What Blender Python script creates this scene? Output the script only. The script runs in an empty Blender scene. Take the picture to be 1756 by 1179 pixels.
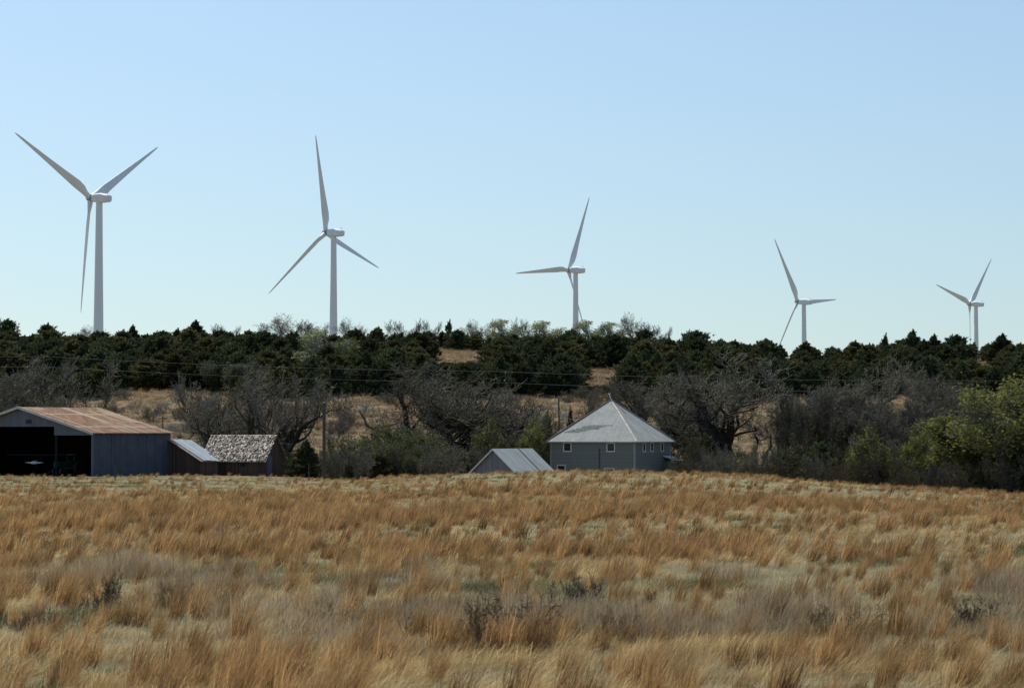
import bpy, math, random
import numpy as np
from mathutils import Vector, Matrix

sc = bpy.context.scene
COL = sc.collection
R = math.radians

# ------------------------------------------------------------------ camera, sky, sun
F, HY, CX, CY = 4000.0, 740.0, 878.0, 589.5        # focal length in px of the 1756-wide photo, horizon row
EYE = 3.0
cam_d = bpy.data.cameras.new('camera')
cam = bpy.data.objects.new('camera', cam_d)
COL.objects.link(cam)
cam.location = (0, 0, EYE)
TH = math.atan((HY - CY) / F)
cam.rotation_euler = (R(90) + TH, 0, 0)
cam_d.sensor_width = 36.0
cam_d.lens = F / 1756 * 36
cam_d.clip_start = 0.5
cam_d.clip_end = 20000
cam_d.dof.use_dof = True
cam_d.dof.focus_distance = 320
cam_d.dof.aperture_fstop = 5.6
sc.camera = cam

SUN_EL, SUN_AZ = R(56), R(34)                       # elevation; angle to the left of straight ahead
w = bpy.data.worlds.new('World')
sc.world = w
w.use_nodes = True
nt = w.node_tree
bg = nt.nodes['Background']
sky = nt.nodes.new('ShaderNodeTexSky')
sky.sky_type = 'NISHITA'
sky.sun_disc = False
sky.sun_elevation = SUN_EL
sky.sun_rotation = -SUN_AZ
sky.altitude = 0
sky.air_density = 1.6
sky.dust_density = 1.0
sky.ozone_density = 4.0
# the horizon of the sky lies a little below the ground's own (the plain falls away behind the ridge)
tc = nt.nodes.new('ShaderNodeTexCoord'); mp = nt.nodes.new('ShaderNodeMapping'); nm = nt.nodes.new('ShaderNodeVectorMath')
nm.operation = 'NORMALIZE'
mp.inputs['Location'].default_value = (0, 0, 0.08)
nt.links.new(tc.outputs['Generated'], mp.inputs[0]); nt.links.new(mp.outputs[0], nm.inputs[0]); nt.links.new(nm.outputs[0], sky.inputs[0])
tint = nt.nodes.new('ShaderNodeVectorMath')         # the camera's white balance
tint.operation = 'MULTIPLY'
tint.inputs[1].default_value = (0.975, 1.003, 1.042)
nt.links.new(sky.outputs[0], tint.inputs[0])
nt.links.new(tint.outputs[0], bg.inputs[0])
bg.inputs[1].default_value = 0.12
sl = bpy.data.lights.new('sun', 'SUN')
sl.energy = 4.8
sl.angle = R(0.5)
sl.color = (1.0, 0.93, 0.82)
so = bpy.data.objects.new('sun', sl)
COL.objects.link(so)
sd = Vector((-math.sin(SUN_AZ) * math.cos(SUN_EL), math.cos(SUN_AZ) * math.cos(SUN_EL), math.sin(SUN_EL)))
so.rotation_euler = sd.to_track_quat('Z', 'Y').to_euler()
so.location = (-60, 60, 120)
sc.view_settings.view_transform = 'Standard'
sc.view_settings.look = 'None'
sc.view_settings.exposure = 0.0
sc.view_settings.gamma = 1.0
sc.cycles.max_bounces = 6
sc.cycles.diffuse_bounces = 2
sc.cycles.transmission_bounces = 4
sc.cycles.transparent_max_bounces = 4

# ------------------------------------------------------------------ small helpers
def tag(o, label=None, cat=None, group=None, kind=None):
    if label: o['label'] = label
    if cat: o['category'] = cat
    if group: o['group'] = group
    if kind: o['kind'] = kind
    return o

def empty(name, loc=(0, 0, 0), rz=0.0, label=None, cat=None, group=None, link=True):
    o = bpy.data.objects.new(name, None)
    o.empty_display_size = 0.5
    if link: COL.objects.link(o)
    o.location = loc
    o.rotation_euler = (0, 0, rz)
    return tag(o, label, cat, group)

def copy_tree(o, loc=None, rz=None, scale=None, label=None, group=None, parent=None):
    c = o.copy(); COL.objects.link(c)
    if parent is not None:
        c.parent = parent
    for ch in list(o.children):
        copy_tree(ch, parent=c)
    if loc is not None: c.location = loc
    if rz is not None: c.rotation_euler = (0, 0, rz)
    if scale is not None: c.scale = scale
    if label: c['label'] = label
    if group: c['group'] = group
    return c

class MB:
    """collects polygons of one mesh"""
    def __init__(s):
        s.v = []; s.f = []
    def add(s, vs, fs):
        b = len(s.v)
        s.v.extend([tuple(p) for p in vs])
        s.f.extend([tuple(i + b for i in f) for f in fs])
        return s
    def box(s, x0, x1, y0, y1, z0, z1, M=None):
        vs = [Vector(p) for p in ((x0, y0, z0), (x1, y0, z0), (x1, y1, z0), (x0, y1, z0), (x0, y0, z1), (x1, y0, z1), (x1, y1, z1), (x0, y1, z1))]
        if M is not None: vs = [M @ p for p in vs]
        return s.add(vs, [(3, 2, 1, 0), (4, 5, 6, 7), (0, 1, 5, 4), (1, 2, 6, 5), (2, 3, 7, 6), (3, 0, 4, 7)])
    def prism(s, poly, d):
        """poly: list of 3D points, swept by vector d"""
        n = len(poly); d = Vector(d)
        vs = [Vector(p) for p in poly] + [Vector(p) + d for p in poly]
        nrm = Vector((0, 0, 0))
        for i in range(n):
            nrm += vs[i].cross(vs[(i + 1) % n])
        fs = [tuple(range(n)), tuple(range(2 * n - 1, n - 1, -1))] + [(i + n, (i + 1) % n + n, (i + 1) % n, i) for i in range(n)]
        if nrm.dot(d) > 0: fs = [tuple(reversed(f)) for f in fs]
        return s.add(vs, fs)
    def tube(s, pts, rads, n=10, caps=True):
        rings = []
        for i, p in enumerate(pts):
            p = Vector(p)
            a = Vector(pts[max(i - 1, 0)]); b = Vector(pts[min(i + 1, len(pts) - 1)])
            d = (b - a).normalized()
            u = d.cross(Vector((0, 0, 1)) if abs(d.z) < 0.95 else Vector((1, 0, 0))).normalized()
            v = d.cross(u)
            rings.append([p + (u * math.cos(2 * math.pi * k / n) + v * math.sin(2 * math.pi * k / n)) * rads[i] for k in range(n)])
        vs = [q for r_ in rings for q in r_]
        fs = []
        for i in range(len(pts) - 1):
            for k in range(n):
                fs.append((i * n + k, i * n + (k + 1) % n, (i + 1) * n + (k + 1) % n, (i + 1) * n + k))
        if caps:
            fs.append(tuple(reversed(range(n)))); fs.append(tuple((len(pts) - 1) * n + k for k in range(n)))
        return s.add(vs, fs)
    def build(s, name, mat, parent=None, smooth=False, link=True, uv=True):
        me = bpy.data.meshes.new(name)
        me.from_pydata(s.v, [], s.f)
        me.materials.append(mat)
        if smooth: me.polygons.foreach_set('use_smooth', [True] * len(me.polygons))
        if uv: auto_uv(me)
        me.update()
        o = bpy.data.objects.new(name, me)
        if link: COL.objects.link(o)
        if parent is not None: o.parent = parent
        return o

def auto_uv(me):
    """metres: u runs level along each face, v runs up its slope"""
    l = me.uv_layers.new(name='UVMap')
    me.update()
    for p in me.polygons:
        n = p.normal
        u = Vector((0, 0, 1)).cross(n)
        u = u.normalized() if u.length > 1e-4 else Vector((1, 0, 0))
        v = n.cross(u)
        for li in p.loop_indices:
            co = me.vertices[me.loops[li].vertex_index].co
            l.data[li].uv = (co.dot(u), co.dot(v))

def np_mesh(name, V, Fq, mat, parent=None, link=True, tone=None):
    """V (n,3), Fq (m,k) arrays; one mesh object"""
    me = bpy.data.meshes.new(name)
    V = np.asarray(V, dtype=np.float32); Fq = np.asarray(Fq, dtype=np.int32)
    m, k = Fq.shape
    me.vertices.add(len(V)); me.vertices.foreach_set('co', V.ravel())
    me.loops.add(m * k); me.loops.foreach_set('vertex_index', Fq.ravel())
    me.polygons.add(m)
    me.polygons.foreach_set('loop_start', np.arange(0, m * k, k, dtype=np.int32))
    me.polygons.foreach_set('loop_total', np.full(m, k, dtype=np.int32))
    if tone is not None:
        a = me.attributes.new('tone', 'FLOAT', 'FACE')
        a.data.foreach_set('value', np.asarray(tone, dtype=np.float32))
    me.materials.append(mat)
    me.update(calc_edges=True)
    o = bpy.data.objects.new(name, me)
    if link: COL.objects.link(o)
    if parent is not None: o.parent = parent
    return o

# ------------------------------------------------------------------ materials
class NT:
    def __init__(s, name):
        s.m = bpy.data.materials.new(name); s.m.use_nodes = True
        s.t = s.m.node_tree
        s.b = s.t.nodes['Principled BSDF']; s.out = s.t.nodes['Material Output']
    def n(s, typ, **kw):
        nd = s.t.nodes.new(typ)
        for k, v in kw.items():
            if k in nd.inputs.keys(): nd.inputs[k].default_value = v
            else: setattr(nd, k, v)
        return nd
    def l(s, a, b): s.t.links.new(a, b)
    def noise(s, scale, detail=3, rough=0.55, coord='Object', vec=None, dist=0.0):
        nd = s.n('ShaderNodeTexNoise')
        nd.inputs['Scale'].default_value = scale; nd.inputs['Detail'].default_value = detail
        nd.inputs['Roughness'].default_value = rough; nd.inputs['Distortion'].default_value = dist
        if vec is None:
            vec = s.n('ShaderNodeTexCoord').outputs[coord]
        s.l(vec, nd.inputs['Vector'])
        return nd.outputs['Fac']
    def ramp(s, fac, stops):
        nd = s.n('ShaderNodeValToRGB')
        e = nd.color_ramp.elements
        while len(e) < len(stops): e.new(0.5)
        for i, (p, c) in enumerate(stops):
            e[i].position = p
            e[i].color = (c[0], c[1], c[2], 1) if not isinstance(c, (int, float)) else (c, c, c, 1)
        s.l(fac, nd.inputs[0])
        return nd.outputs[0]
    def mix(s, fac, a, b, mode='MIX'):
        nd = s.n('ShaderNodeMix'); nd.data_type = 'RGBA'; nd.blend_type = mode
        for sock, val in ((nd.inputs[0], fac), (nd.inputs[6], a), (nd.inputs[7], b)):
            if isinstance(val, (int, float)): sock.default_value = val
            elif isinstance(val, tuple): sock.default_value = (val[0], val[1], val[2], 1)
            else: s.l(val, sock)
        return nd.outputs[2]
    def math(s, op, a, b=None):
        nd = s.n('ShaderNodeMath'); nd.operation = op
        for sock, val in ((nd.inputs[0], a), (nd.inputs[1], b)):
            if val is None: continue
            if isinstance(val, (int, float)): sock.default_value = val
            else: s.l(val, sock)
        return nd.outputs[0]
    def bump(s, h, strength=0.4, dist=0.02):
        nd = s.n('ShaderNodeBump'); nd.inputs['Strength'].default_value = strength; nd.inputs['Distance'].default_value = dist
        s.l(h, nd.inputs['Height']); s.l(nd.outputs[0], s.b.inputs['Normal'])
    def set(s, color=None, rough=None, metal=None, spec=None):
        if color is not None:
            if isinstance(color, tuple): s.b.inputs['Base Color'].default_value = (*color, 1)
            else: s.l(color, s.b.inputs['Base Color'])
        if rough is not None: s.b.inputs['Roughness'].default_value = rough
        if metal is not None: s.b.inputs['Metallic'].default_value = metal
        if spec is not None: s.b.inputs['Specular IOR Level'].default_value = spec
        return s.m

def m_plain(name, c, rough=0.8, var=0.25, scale=3.0, metal=0.0, spec=0.3):
    t = NT(name)
    f = t.noise(scale, 4)
    lo = tuple(x * (1 - var) for x in c); hi = tuple(min(1, x * (1 + var)) for x in c)
    return t.set(t.ramp(f, [(0.3, lo), (0.7, hi)]), rough, metal, spec)

def m_leafy(name, c1, c2, trans=0.3, tone=True, scale=0.5, objvar=0.35, rough=0.9):
    """thin leaves, needles, twigs or grass: colour differs leaf by leaf and plant by plant; part of the light passes through"""
    t = NT(name)
    if tone:
        a = t.n('ShaderNodeAttribute', attribute_name='tone').outputs['Fac']
    else:
        a = t.noise(scale, 3)
    col = t.mix(a, c1, c2)
    oi = t.n('ShaderNodeObjectInfo').outputs['Random']
    k = t.math('ADD', t.math('MULTIPLY', oi, objvar * 2), 1 - objvar)
    vm = t.n('ShaderNodeVectorMath', operation='SCALE')
    t.l(col, vm.inputs[0]); t.l(k, vm.inputs['Scale'])
    col = vm.outputs[0]
    t.b.inputs['Specular IOR Level'].default_value = 0.15
    t.set(col, rough)
    if trans > 0:
        tr = t.n('ShaderNodeBsdfTranslucent'); t.l(col, tr.inputs[0])
        mx = t.n('ShaderNodeMixShader'); mx.inputs[0].default_value = trans
        t.l(t.b.outputs[0], mx.inputs[1]); t.l(tr.outputs[0], mx.inputs[2]); t.l(mx.outputs[0], t.out.inputs[0])
    return t.m

def m_corrugated(name, c1, c2, period=0.25, rough=0.5, metal=0.0, seams=0.0, stain=None, strength=0.6):
    t = NT(name)
    uv = t.n('ShaderNodeTexCoord').outputs['UV']
    f = t.noise(0.8, 5, vec=uv)
    mp = t.n('ShaderNodeMapping'); mp.inputs['Scale'].default_value = (1.6, 0.12, 1); t.l(uv, mp.inputs['Vector'])
    st = t.noise(1.0, 4, vec=mp.outputs[0])
    col = t.ramp(f, [(0.3, c1), (0.7, c2)])
    col = t.mix(t.ramp(st, [(0.45, 0.0), (0.75, 0.5)]), col, tuple(x * 0.55 for x in c1))
    if stain:
        mp3 = t.n('ShaderNodeMapping'); mp3.inputs['Scale'].default_value = (0.5, 0.2, 1); t.l(uv, mp3.inputs['Vector'])
        col = t.mix(t.ramp(t.noise(1.0, 6, vec=mp3.outputs[0]), [(0.52, 0.0), (0.7, 0.8)]), col, stain)
    if seams > 0:
        mp2 = t.n('ShaderNodeMapping'); mp2.inputs['Scale'].default_value = (1 / seams, 0.0, 1); t.l(uv, mp2.inputs['Vector'])
        sx = t.n('ShaderNodeSeparateXYZ'); t.l(mp2.outputs[0], sx.inputs[0])
        fr = t.math('FRACT', sx.outputs[0])
        wn = t.n('ShaderNodeTexWhiteNoise'); wn.noise_dimensions = '1D'; t.l(t.math('FLOOR', sx.outputs[0]), wn.inputs['W'])
        k = t.math('MULTIPLY', t.math('LESS_THAN', fr, 0.09), t.math('MULTIPLY', wn.outputs[0], 0.75))
        col = t.mix(k, col, tuple(x * 0.25 for x in c1))
    wv = t.n('ShaderNodeTexWave'); wv.wave_type = 'BANDS'; wv.bands_direction = 'X'
    wv.inputs['Scale'].default_value = 0.3142 / period; t.l(uv, wv.inputs['Vector'])
    t.bump(wv.outputs['Fac'], strength, 0.03)
    return t.set(col, rough, metal, 0.4)

def m_rust_roof(name):
    t = NT(name)
    uv = t.n('ShaderNodeTexCoord').outputs['UV']
    br = t.n('ShaderNodeTexBrick'); br.offset = 0.0
    br.inputs['Scale'].default_value = 1.0
    br.inputs['Brick Width'].default_value = 0.85
    br.inputs['Row Height'].default_value = 5.7
    br.inputs['Mortar Size'].default_value = 0.0
    br.inputs['Color1'].default_value = (0.06, 0.06, 0.06, 1)
    br.inputs['Color2'].default_value = (0.95, 0.95, 0.95, 1)
    t.l(uv, br.inputs['Vector'])
    mpr = t.n('ShaderNodeMapping'); mpr.inputs['Scale'].default_value = (2.6, 0.8, 1); t.l(uv, mpr.inputs['Vector'])
    rust = t.ramp(t.noise(1.0, 7, 0.72, vec=mpr.outputs[0]), [(0.30, (0.100, 0.045, 0.024)), (0.47, (0.170, 0.090, 0.052)), (0.6, (0.26, 0.172, 0.112)), (0.74, (0.40, 0.345, 0.25))])
    pale = (0.42, 0.365, 0.25)
    sx = t.n('ShaderNodeSeparateXYZ'); t.l(uv, sx.inputs[0])
    col = t.mix(t.math('MULTIPLY', br.outputs['Fac'], 0.0), rust, pale)
    # some sheets weather paler than their neighbours
    bw = t.n('ShaderNodeRGBToBW'); t.l(br.outputs['Color'], bw.inputs[0])
    col = t.mix(t.ramp(bw.outputs[0], [(0.55, 0.0), (0.9, 0.45)]), col, pale)
    # lap joints: every 3.4 m along, every 5.7 m up, rubbed bright, with a ragged edge
    nz = t.noise(2.2, 4, vec=uv)
    wob = t.math('MULTIPLY', t.math('SUBTRACT', nz, 0.5), 0.5)
    def line(sock, period, off, half):
        q = t.math('ADD', t.math('DIVIDE', t.math('ADD', sock, off), period), t.math('MULTIPLY', wob, 0.35 / period))
        fr = t.math('FRACT', q)
        d = t.math('ABSOLUTE', t.math('SUBTRACT', fr, 0.5))
        return t.ramp(t.math('MULTIPLY', d, period), [(0.0, 1.0), (half, 0.85), (min(1, half * 2.2), 0.0)])
    l1 = line(sx.outputs[0], 5.2, 1.3, 0.10)
    l2 = line(sx.outputs[1], 5.8, 5.0, 0.13)
    k = t.math('MULTIPLY', t.math('MAXIMUM', l1, l2), 0.55)
    col = t.mix(k, col, pale)
    wv = t.n('ShaderNodeTexWave'); wv.bands_direction = 'X'; wv.inputs['Scale'].default_value = 1.3; t.l(uv, wv.inputs['Vector'])
    t.bump(wv.outputs['Fac'], 0.5, 0.03)
    return t.set(col, 0.9, 0.0, 0.1)

def m_boards(name, c1, c2, period=0.25, axis='X', strength=0.7, rough=0.85):
    t = NT(name)
    uv = t.n('ShaderNodeTexCoord').outputs['UV']
    sx = t.n('ShaderNodeSeparateXYZ'); t.l(uv, sx.inputs[0])
    s_ = sx.outputs[0 if axis == 'X' else 1]
    q = t.math('DIVIDE', s_, period)
    wn = t.n('ShaderNodeTexWhiteNoise'); wn.noise_dimensions = '1D'; t.l(t.math('FLOOR', q), wn.inputs['W'])
    fr = t.math('FRACT', q)
    mp = t.n('ShaderNodeMapping')
    mp.inputs['Scale'].default_value = (6, 0.7, 1) if axis == 'X' else (0.7, 6, 1)
    t.l(uv, mp.inputs['Vector'])
    g = t.noise(1.0, 5, vec=mp.outputs[0])
    f = t.math('ADD', t.math('MULTIPLY', g, 0.6), t.math('MULTIPLY', wn.outputs[0], 0.4))
    col = t.ramp(f, [(0.3, c1), (0.7, c2)])
    gap = t.math('LESS_THAN', fr, 0.07)
    col = t.mix(t.math('MULTIPLY', gap, 0.6), col, tuple(x * 0.3 for x in c1))
    t.bump(fr, strength, 0.03)
    return t.set(col, rough, 0, 0.3)

def m_shingle(name, c1, c2, w_=0.33, h_=0.16):
    t = NT(name)
    uv = t.n('ShaderNodeTexCoord').outputs['UV']
    br = t.n('ShaderNodeTexBrick')
    br.inputs['Scale'].default_value = 1; br.inputs['Brick Width'].default_value = w_; br.inputs['Row Height'].default_value = h_
    br.inputs['Mortar Size'].default_value = 0.012
    br.inputs['Color1'].default_value = (*c1, 1); br.inputs['Color2'].default_value = (*c2, 1)
    br.inputs['Mortar'].default_value = (*[x * 0.5 for x in c1], 1)
    t.l(uv, br.inputs['Vector'])
    col = t.mix(t.ramp(t.noise(0.6, 6, 0.65, vec=uv), [(0.35, 0.0), (0.7, 0.75)]), br.outputs['Color'], tuple(x * 0.68 for x in c1))
    mp = t.n('ShaderNodeMapping'); mp.inputs['Scale'].default_value = (2.5, 0.25, 1); t.l(uv, mp.inputs['Vector'])
    col = t.mix(t.ramp(t.noise(1.0, 4, vec=mp.outputs[0]), [(0.5, 0.0), (0.8, 0.3)]), col, tuple(min(1, x * 1.2) for x in c2))
    t.bump(br.outputs['Fac'], 0.4, 0.01)
    return t.set(col, 0.92, 0, 0.12)

def m_ground():
    t = NT('ground')
    co = t.n('ShaderNodeTexCoord').outputs['Object']
    mp = t.n('ShaderNodeMapping'); mp.inputs['Scale'].default_value = (1, 0.55, 1); t.l(co, mp.inputs['Vector'])
    a = t.noise(0.09, 6, 0.6, vec=mp.outputs[0]); b = t.noise(0.9, 5, 0.65, vec=co); c = t.noise(9, 3, vec=co)
    col = t.ramp(a, [(0.30, (0.13, 0.11, 0.075)), (0.45, (0.18, 0.14, 0.085)), (0.55, (0.19, 0.13, 0.075)), (0.7, (0.20, 0.175, 0.115))])
    col = t.mix(t.ramp(b, [(0.4, 0.0), (0.72, 0.7)]), col, (0.15, 0.12, 0.08))
    col = t.mix(t.ramp(c, [(0.45, 0.0), (0.8, 0.5)]), col, (0.42, 0.34, 0.21))
    hb = t.math('ADD', t.math('MULTIPLY', b, 1.0), t.math('MULTIPLY', c, 0.15))
    t.bump(hb, 0.9, 0.4)
    return t.set(col, 0.95, 0, 0.1)

M_GROUND = m_ground()
M_WHITE = m_plain('turbine_white', (0.70, 0.75, 0.75), 0.45, 0.05, 0.15, spec=0.4)
M_HUB = m_plain('turbine_hub_grey', (0.30, 0.31, 0.33), 0.5, 0.1, 0.5)
M_NEEDLE = m_leafy('cedar_needles', (0.026, 0.036, 0.017), (0.095, 0.108, 0.046), 0.3, objvar=0.35)
M_NEEDLE_B = m_leafy('cedar_needles_bronze', (0.036, 0.040, 0.018), (0.125, 0.118, 0.046), 0.3, objvar=0.35)
M_BARK = m_plain('dark_bark', (0.034, 0.030, 0.024), 0.95, 0.35, 4)
M_TWIG = m_leafy('grey_twigs', (0.076, 0.070, 0.052), (0.205, 0.190, 0.142), 0.0, objvar=0.15)
M_TWIG_PALE = m_leafy('pale_twigs', (0.22, 0.21, 0.17), (0.42, 0.40, 0.33), 0.0, objvar=0.15)
M_LEAF_YG = m_leafy('spring_leaves', (0.105, 0.118, 0.030), (0.225, 0.235, 0.060), 0.42, objvar=0.1)
M_LEAF_OL = m_leafy('olive_leaves', (0.05, 0.06, 0.022), (0.13, 0.14, 0.05), 0.35, objvar=0.15)
M_LEAF_PALE = m_leafy('pale_leaves', (0.15, 0.18, 0.08), (0.32, 0.35, 0.18), 0.4, objvar=0.1)
M_LEAF_GREY = m_leafy('grey_green_leaves', (0.07, 0.08, 0.045), (0.16, 0.175, 0.10), 0.3, objvar=0.1)
M_G_RUST = m_leafy('bluestem', (0.18, 0.106, 0.043), (0.53, 0.332, 0.145), 0.5, objvar=0.42)
M_G_GOLD = m_leafy('golden_straw', (0.26, 0.188, 0.085), (0.66, 0.50, 0.255), 0.5, objvar=0.38)
M_G_PALE = m_leafy('pale_straw', (0.235, 0.205, 0.118), (0.63, 0.565, 0.355), 0.5, objvar=0.36)
M_G_WEED = m_leafy('dead_weeds', (0.20, 0.148, 0.085), (0.48, 0.38, 0.24), 0.4, objvar=0.3)
M_G_GREEN = m_leafy('green_weeds', (0.07, 0.085, 0.035), (0.20, 0.21, 0.09), 0.35, objvar=0.3)
M_BRUSH_D = m_leafy('dark_brush', (0.038, 0.033, 0.022), (0.14, 0.115, 0.08), 0.1, objvar=0.2)
M_WOOD = m_plain('weathered_wood', (0.085, 0.068, 0.054), 0.9, 0.35, 5)
M_BLACK = m_plain('black_rubber', (0.02, 0.02, 0.02), 0.7, 0.2, 3)
M_STEEL = m_plain('light_steel', (0.42, 0.45, 0.50), 0.5, 0.15, 2)
M_GLASS_D = m_plain('dark_glass', (0.02, 0.023, 0.028), 0.12, 0.2, 2, spec=0.6)
M_TRIM = m_plain('white_trim', (0.58, 0.57, 0.54), 0.7, 0.12, 5)

# ------------------------------------------------------------------ terrain
def interp(x, xs, ys): return float(np.interp(x, xs, ys))
PXK = [-700, 0, 300, 500, 600, 700, 800, 940, 1100, 1250, 1400, 1550, 1756, 2400]
YE = [816, 817, 817, 823, 822, 818, 812, 809, 809, 815, 827, 837, 848, 862]
DC = [250, 250, 250, 240, 225, 205, 195, 190, 190, 190, 190, 190, 190, 190]
PXR = [-700, 0, 100, 200, 330, 450, 570, 700, 850, 1000, 1080, 1200, 1300, 1440, 1560, 1650, 1756, 2400]
YR = [594, 590, 599, 604, 592, 600, 600, 600, 602, 604, 600, 612, 620, 623, 613, 617, 620, 624]
PXF = [-700, 155, 559, 975, 1368, 1663, 2400]
ZF = [0.7, 0.7, 1.2, -2.6, -9.0, -3.4, -3.4]
DG = np.concatenate([np.arange(0, 800, 5.0), np.array([800, 900, 1200, 1600, 3000, 12000.0])])
PG = np.linspace(-700, 2400, 125)
TAB = np.zeros((len(PG), len(DG)))
for i, px in enumerate(PG):
    ye = interp(px, PXK, YE); dc = interp(px, PXK, DC)
    zc = -(ye - 740) / 4000 * dc
    yr = interp(px, PXR, YR); zr = (740 - yr) / 4000 * 530
    flat = min(1, max(0, (dc - 190) / 50))            # 1 where the sheds stand level behind the field
    ds = [0, 60, dc, dc + 28, 302, 325, 345, 400, 530, 600, 780, 1500, 12000]
    zs = [-3, -3, zc, zc - 0.25 * flat - 2.3 * (1 - flat), -6.9, -6.7, -4.0, 6.0, zr, zr - 4, interp(px, PXF, ZF), interp(px, PXF, ZF), 0]
    prof = np.interp(DG, ds, zs)
    n = 160
    k = np.exp(-0.5 * (np.arange(-4, 5) / 1.5) ** 2); k /= k.sum()
    pad = np.concatenate([np.full(4, prof[0]), prof[:n], np.full(4, prof[n - 1])])
    prof[:n - 4] = np.convolve(pad, k, 'valid')[:n - 4]
    TAB[i] = prof
TAB += EYE
_r = np.random.RandomState(5)
_ph = _r.rand(12) * 6.28; _kx = _r.randn(12) * 0.10; _ky = _r.randn(12) * 0.07

def H(x, y):
    x = np.asarray(x, float); y = np.asarray(y, float)
    yy = np.maximum(y, 20.0)
    px = np.clip(CX + F * x / yy, -700, 2399.9)
    fi = (px + 700) / 3100 * (len(PG) - 1); i0 = np.floor(fi).astype(int); t = fi - i0; i1 = np.minimum(i0 + 1, len(PG) - 1)
    j = np.clip(np.searchsorted(DG, yy, side='right') - 1, 0, len(DG) - 2)
    s = np.clip((yy - DG[j]) / (DG[j + 1] - DG[j]), 0, 1)
    z = (TAB[i0, j] * (1 - t) + TAB[i1, j] * t) * (1 - s) + (TAB[i0, j + 1] * (1 - t) + TAB[i1, j + 1] * t) * s
    amp = np.clip(yy / 200, 0.15, 1) * 0.10 + np.clip((yy - 320) / 60, 0, 1) * 0.30
    b = sum(np.sin(_kx[q] * x + _ky[q] * y + _ph[q]) for q in range(12)) / 4
    return z + b * amp

def hz(x, y): return float(H(x, y))
def at(px, D, dz=0.0):
    x = (px - CX) / F * D
    return Vector((x, D, hz(x, D) + dz))
def zrow(py, D): return EYE + (HY - py) / F * D

def axis_pts(segs):
    out = []
    for a, b, s in segs: out += list(np.arange(a, b, s))
    return np.array(out + [segs[-1][1]])
ya = axis_pts([(-400, 0, 40), (0, 320, 2.0), (320, 640, 5), (640, 1600, 40), (1600, 12000, 800)])
xa = axis_pts([(-6000, -400, 700), (-400, -90, 10), (-90, 90, 2.0), (90, 400, 10), (400, 6000, 700)])
XX, YY = np.meshgrid(xa, ya)
ZZ = H(XX, YY)
nx, ny = len(xa), len(ya)
idx = np.arange(nx * ny).reshape(ny, nx)
Q = np.stack([idx[:-1, :-1], idx[:-1, 1:], idx[1:, 1:], idx[1:, :-1]], -1).reshape(-1, 4)
g = np_mesh('ground', np.stack([XX, YY, ZZ], -1).reshape(-1, 3), Q, M_GROUND)
g.data.polygons.foreach_set('use_smooth', [True] * len(g.data.polygons))
tag(g, kind='structure')

# ------------------------------------------------------------------ wind turbines
def naca(n=9, th=0.2):
    up = []
    for i in range(n + 1):
        x = 0.5 - 0.5 * math.cos(math.pi * i / n)
        yt = 5 * th * (0.2969 * math.sqrt(x) - 0.126 * x - 0.3516 * x * x + 0.2843 * x ** 3 - 0.1036 * x ** 4)
        up.append((x, yt))
    return [(x, y) for x, y in up] + [(x, -y * 0.6) for x, y in reversed(up[1:-1])]

def blade_mesh():
    L = 40.0
    st = [(0.0, 1.9, 1.0, -30), (0.03, 1.9, 1.0, -30), (0.07, 2.1, 0.8, -30), (0.13, 2.8, 0.42, -29), (0.20, 3.1, 0.27, -27), (0.30, 2.7, 0.22, -24), (0.42, 2.25, 0.20, -21),
          (0.55, 1.8, 0.18, -19), (0.68, 1.4, 0.17, -17), (0.80, 1.05, 0.16, -16), (0.90, 0.8, 0.15, -15), (0.97, 0.5, 0.14, -15), (1.0, 0.12, 0.14, -15)]
    base = naca()
    n = len(base)
    vs, fs = [], []
    for (t, c, th, tw) in st:
        rd = max(0.0, min(1.0, (th - 0.42) / 0.58))
        ca, sa = math.cos(R(tw)), math.sin(R(tw))
        for k, (x, y) in enumerate(base):
            ax = (x - 0.30) * c; ay = y / 0.2 * max(th, 0.14) * c * (0.9 if rd == 0 else 1)
            ang = math.atan2(y if abs(y) > 1e-6 else 0.0, x - 0.5)
            a2 = 2 * math.pi * k / n
            cxr, cyr = -math.cos(a2) * 0.95, math.sin(a2) * 0.95
            X = ax * (1 - rd) + cxr * rd; Y = ay * (1 - rd) + cyr * rd
            vs.append((X * ca - Y * sa, X * sa + Y * ca, t * L))
    m = len(st)
    for i in range(m - 1):
        for k in range(n):
            fs.append((i * n + k, i * n + (k + 1) % n, (i + 1) * n + (k + 1) % n, (i + 1) * n + k))
    fs.append(tuple(reversed(range(n)))); fs.append(tuple((m - 1) * n + k for k in range(n)))
    return MB().add(vs, fs)

TURB = [  # x, y, hub z (rel. eye), yaw, phase, label
    (-145.7, 803.9, 80.7, 55.6, 61.9, 'largest white wind turbine, at the left, its blades spread in a Y'),
    (-76.0, 950.2, 81.2, 53.7, 11.9, 'white wind turbine with one blade upright, behind the pale leafing hillside tree'),
    (27.0, 1114.8, 77.4, 53.9, 95.8, 'middle white wind turbine, one blade level to the left, standing beyond the house'),
    (156.1, 1273.3, 71.0, 47.5, 34.1, 'white wind turbine with one blade level to the right, fourth from the left'),
    (274.5, 1397.3, 76.6, 51.0, 76.2, 'smallest and most distant white wind turbine, at the far right'),
]
TILT, CONE, OVER = R(5), R(3), 4.2

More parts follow.
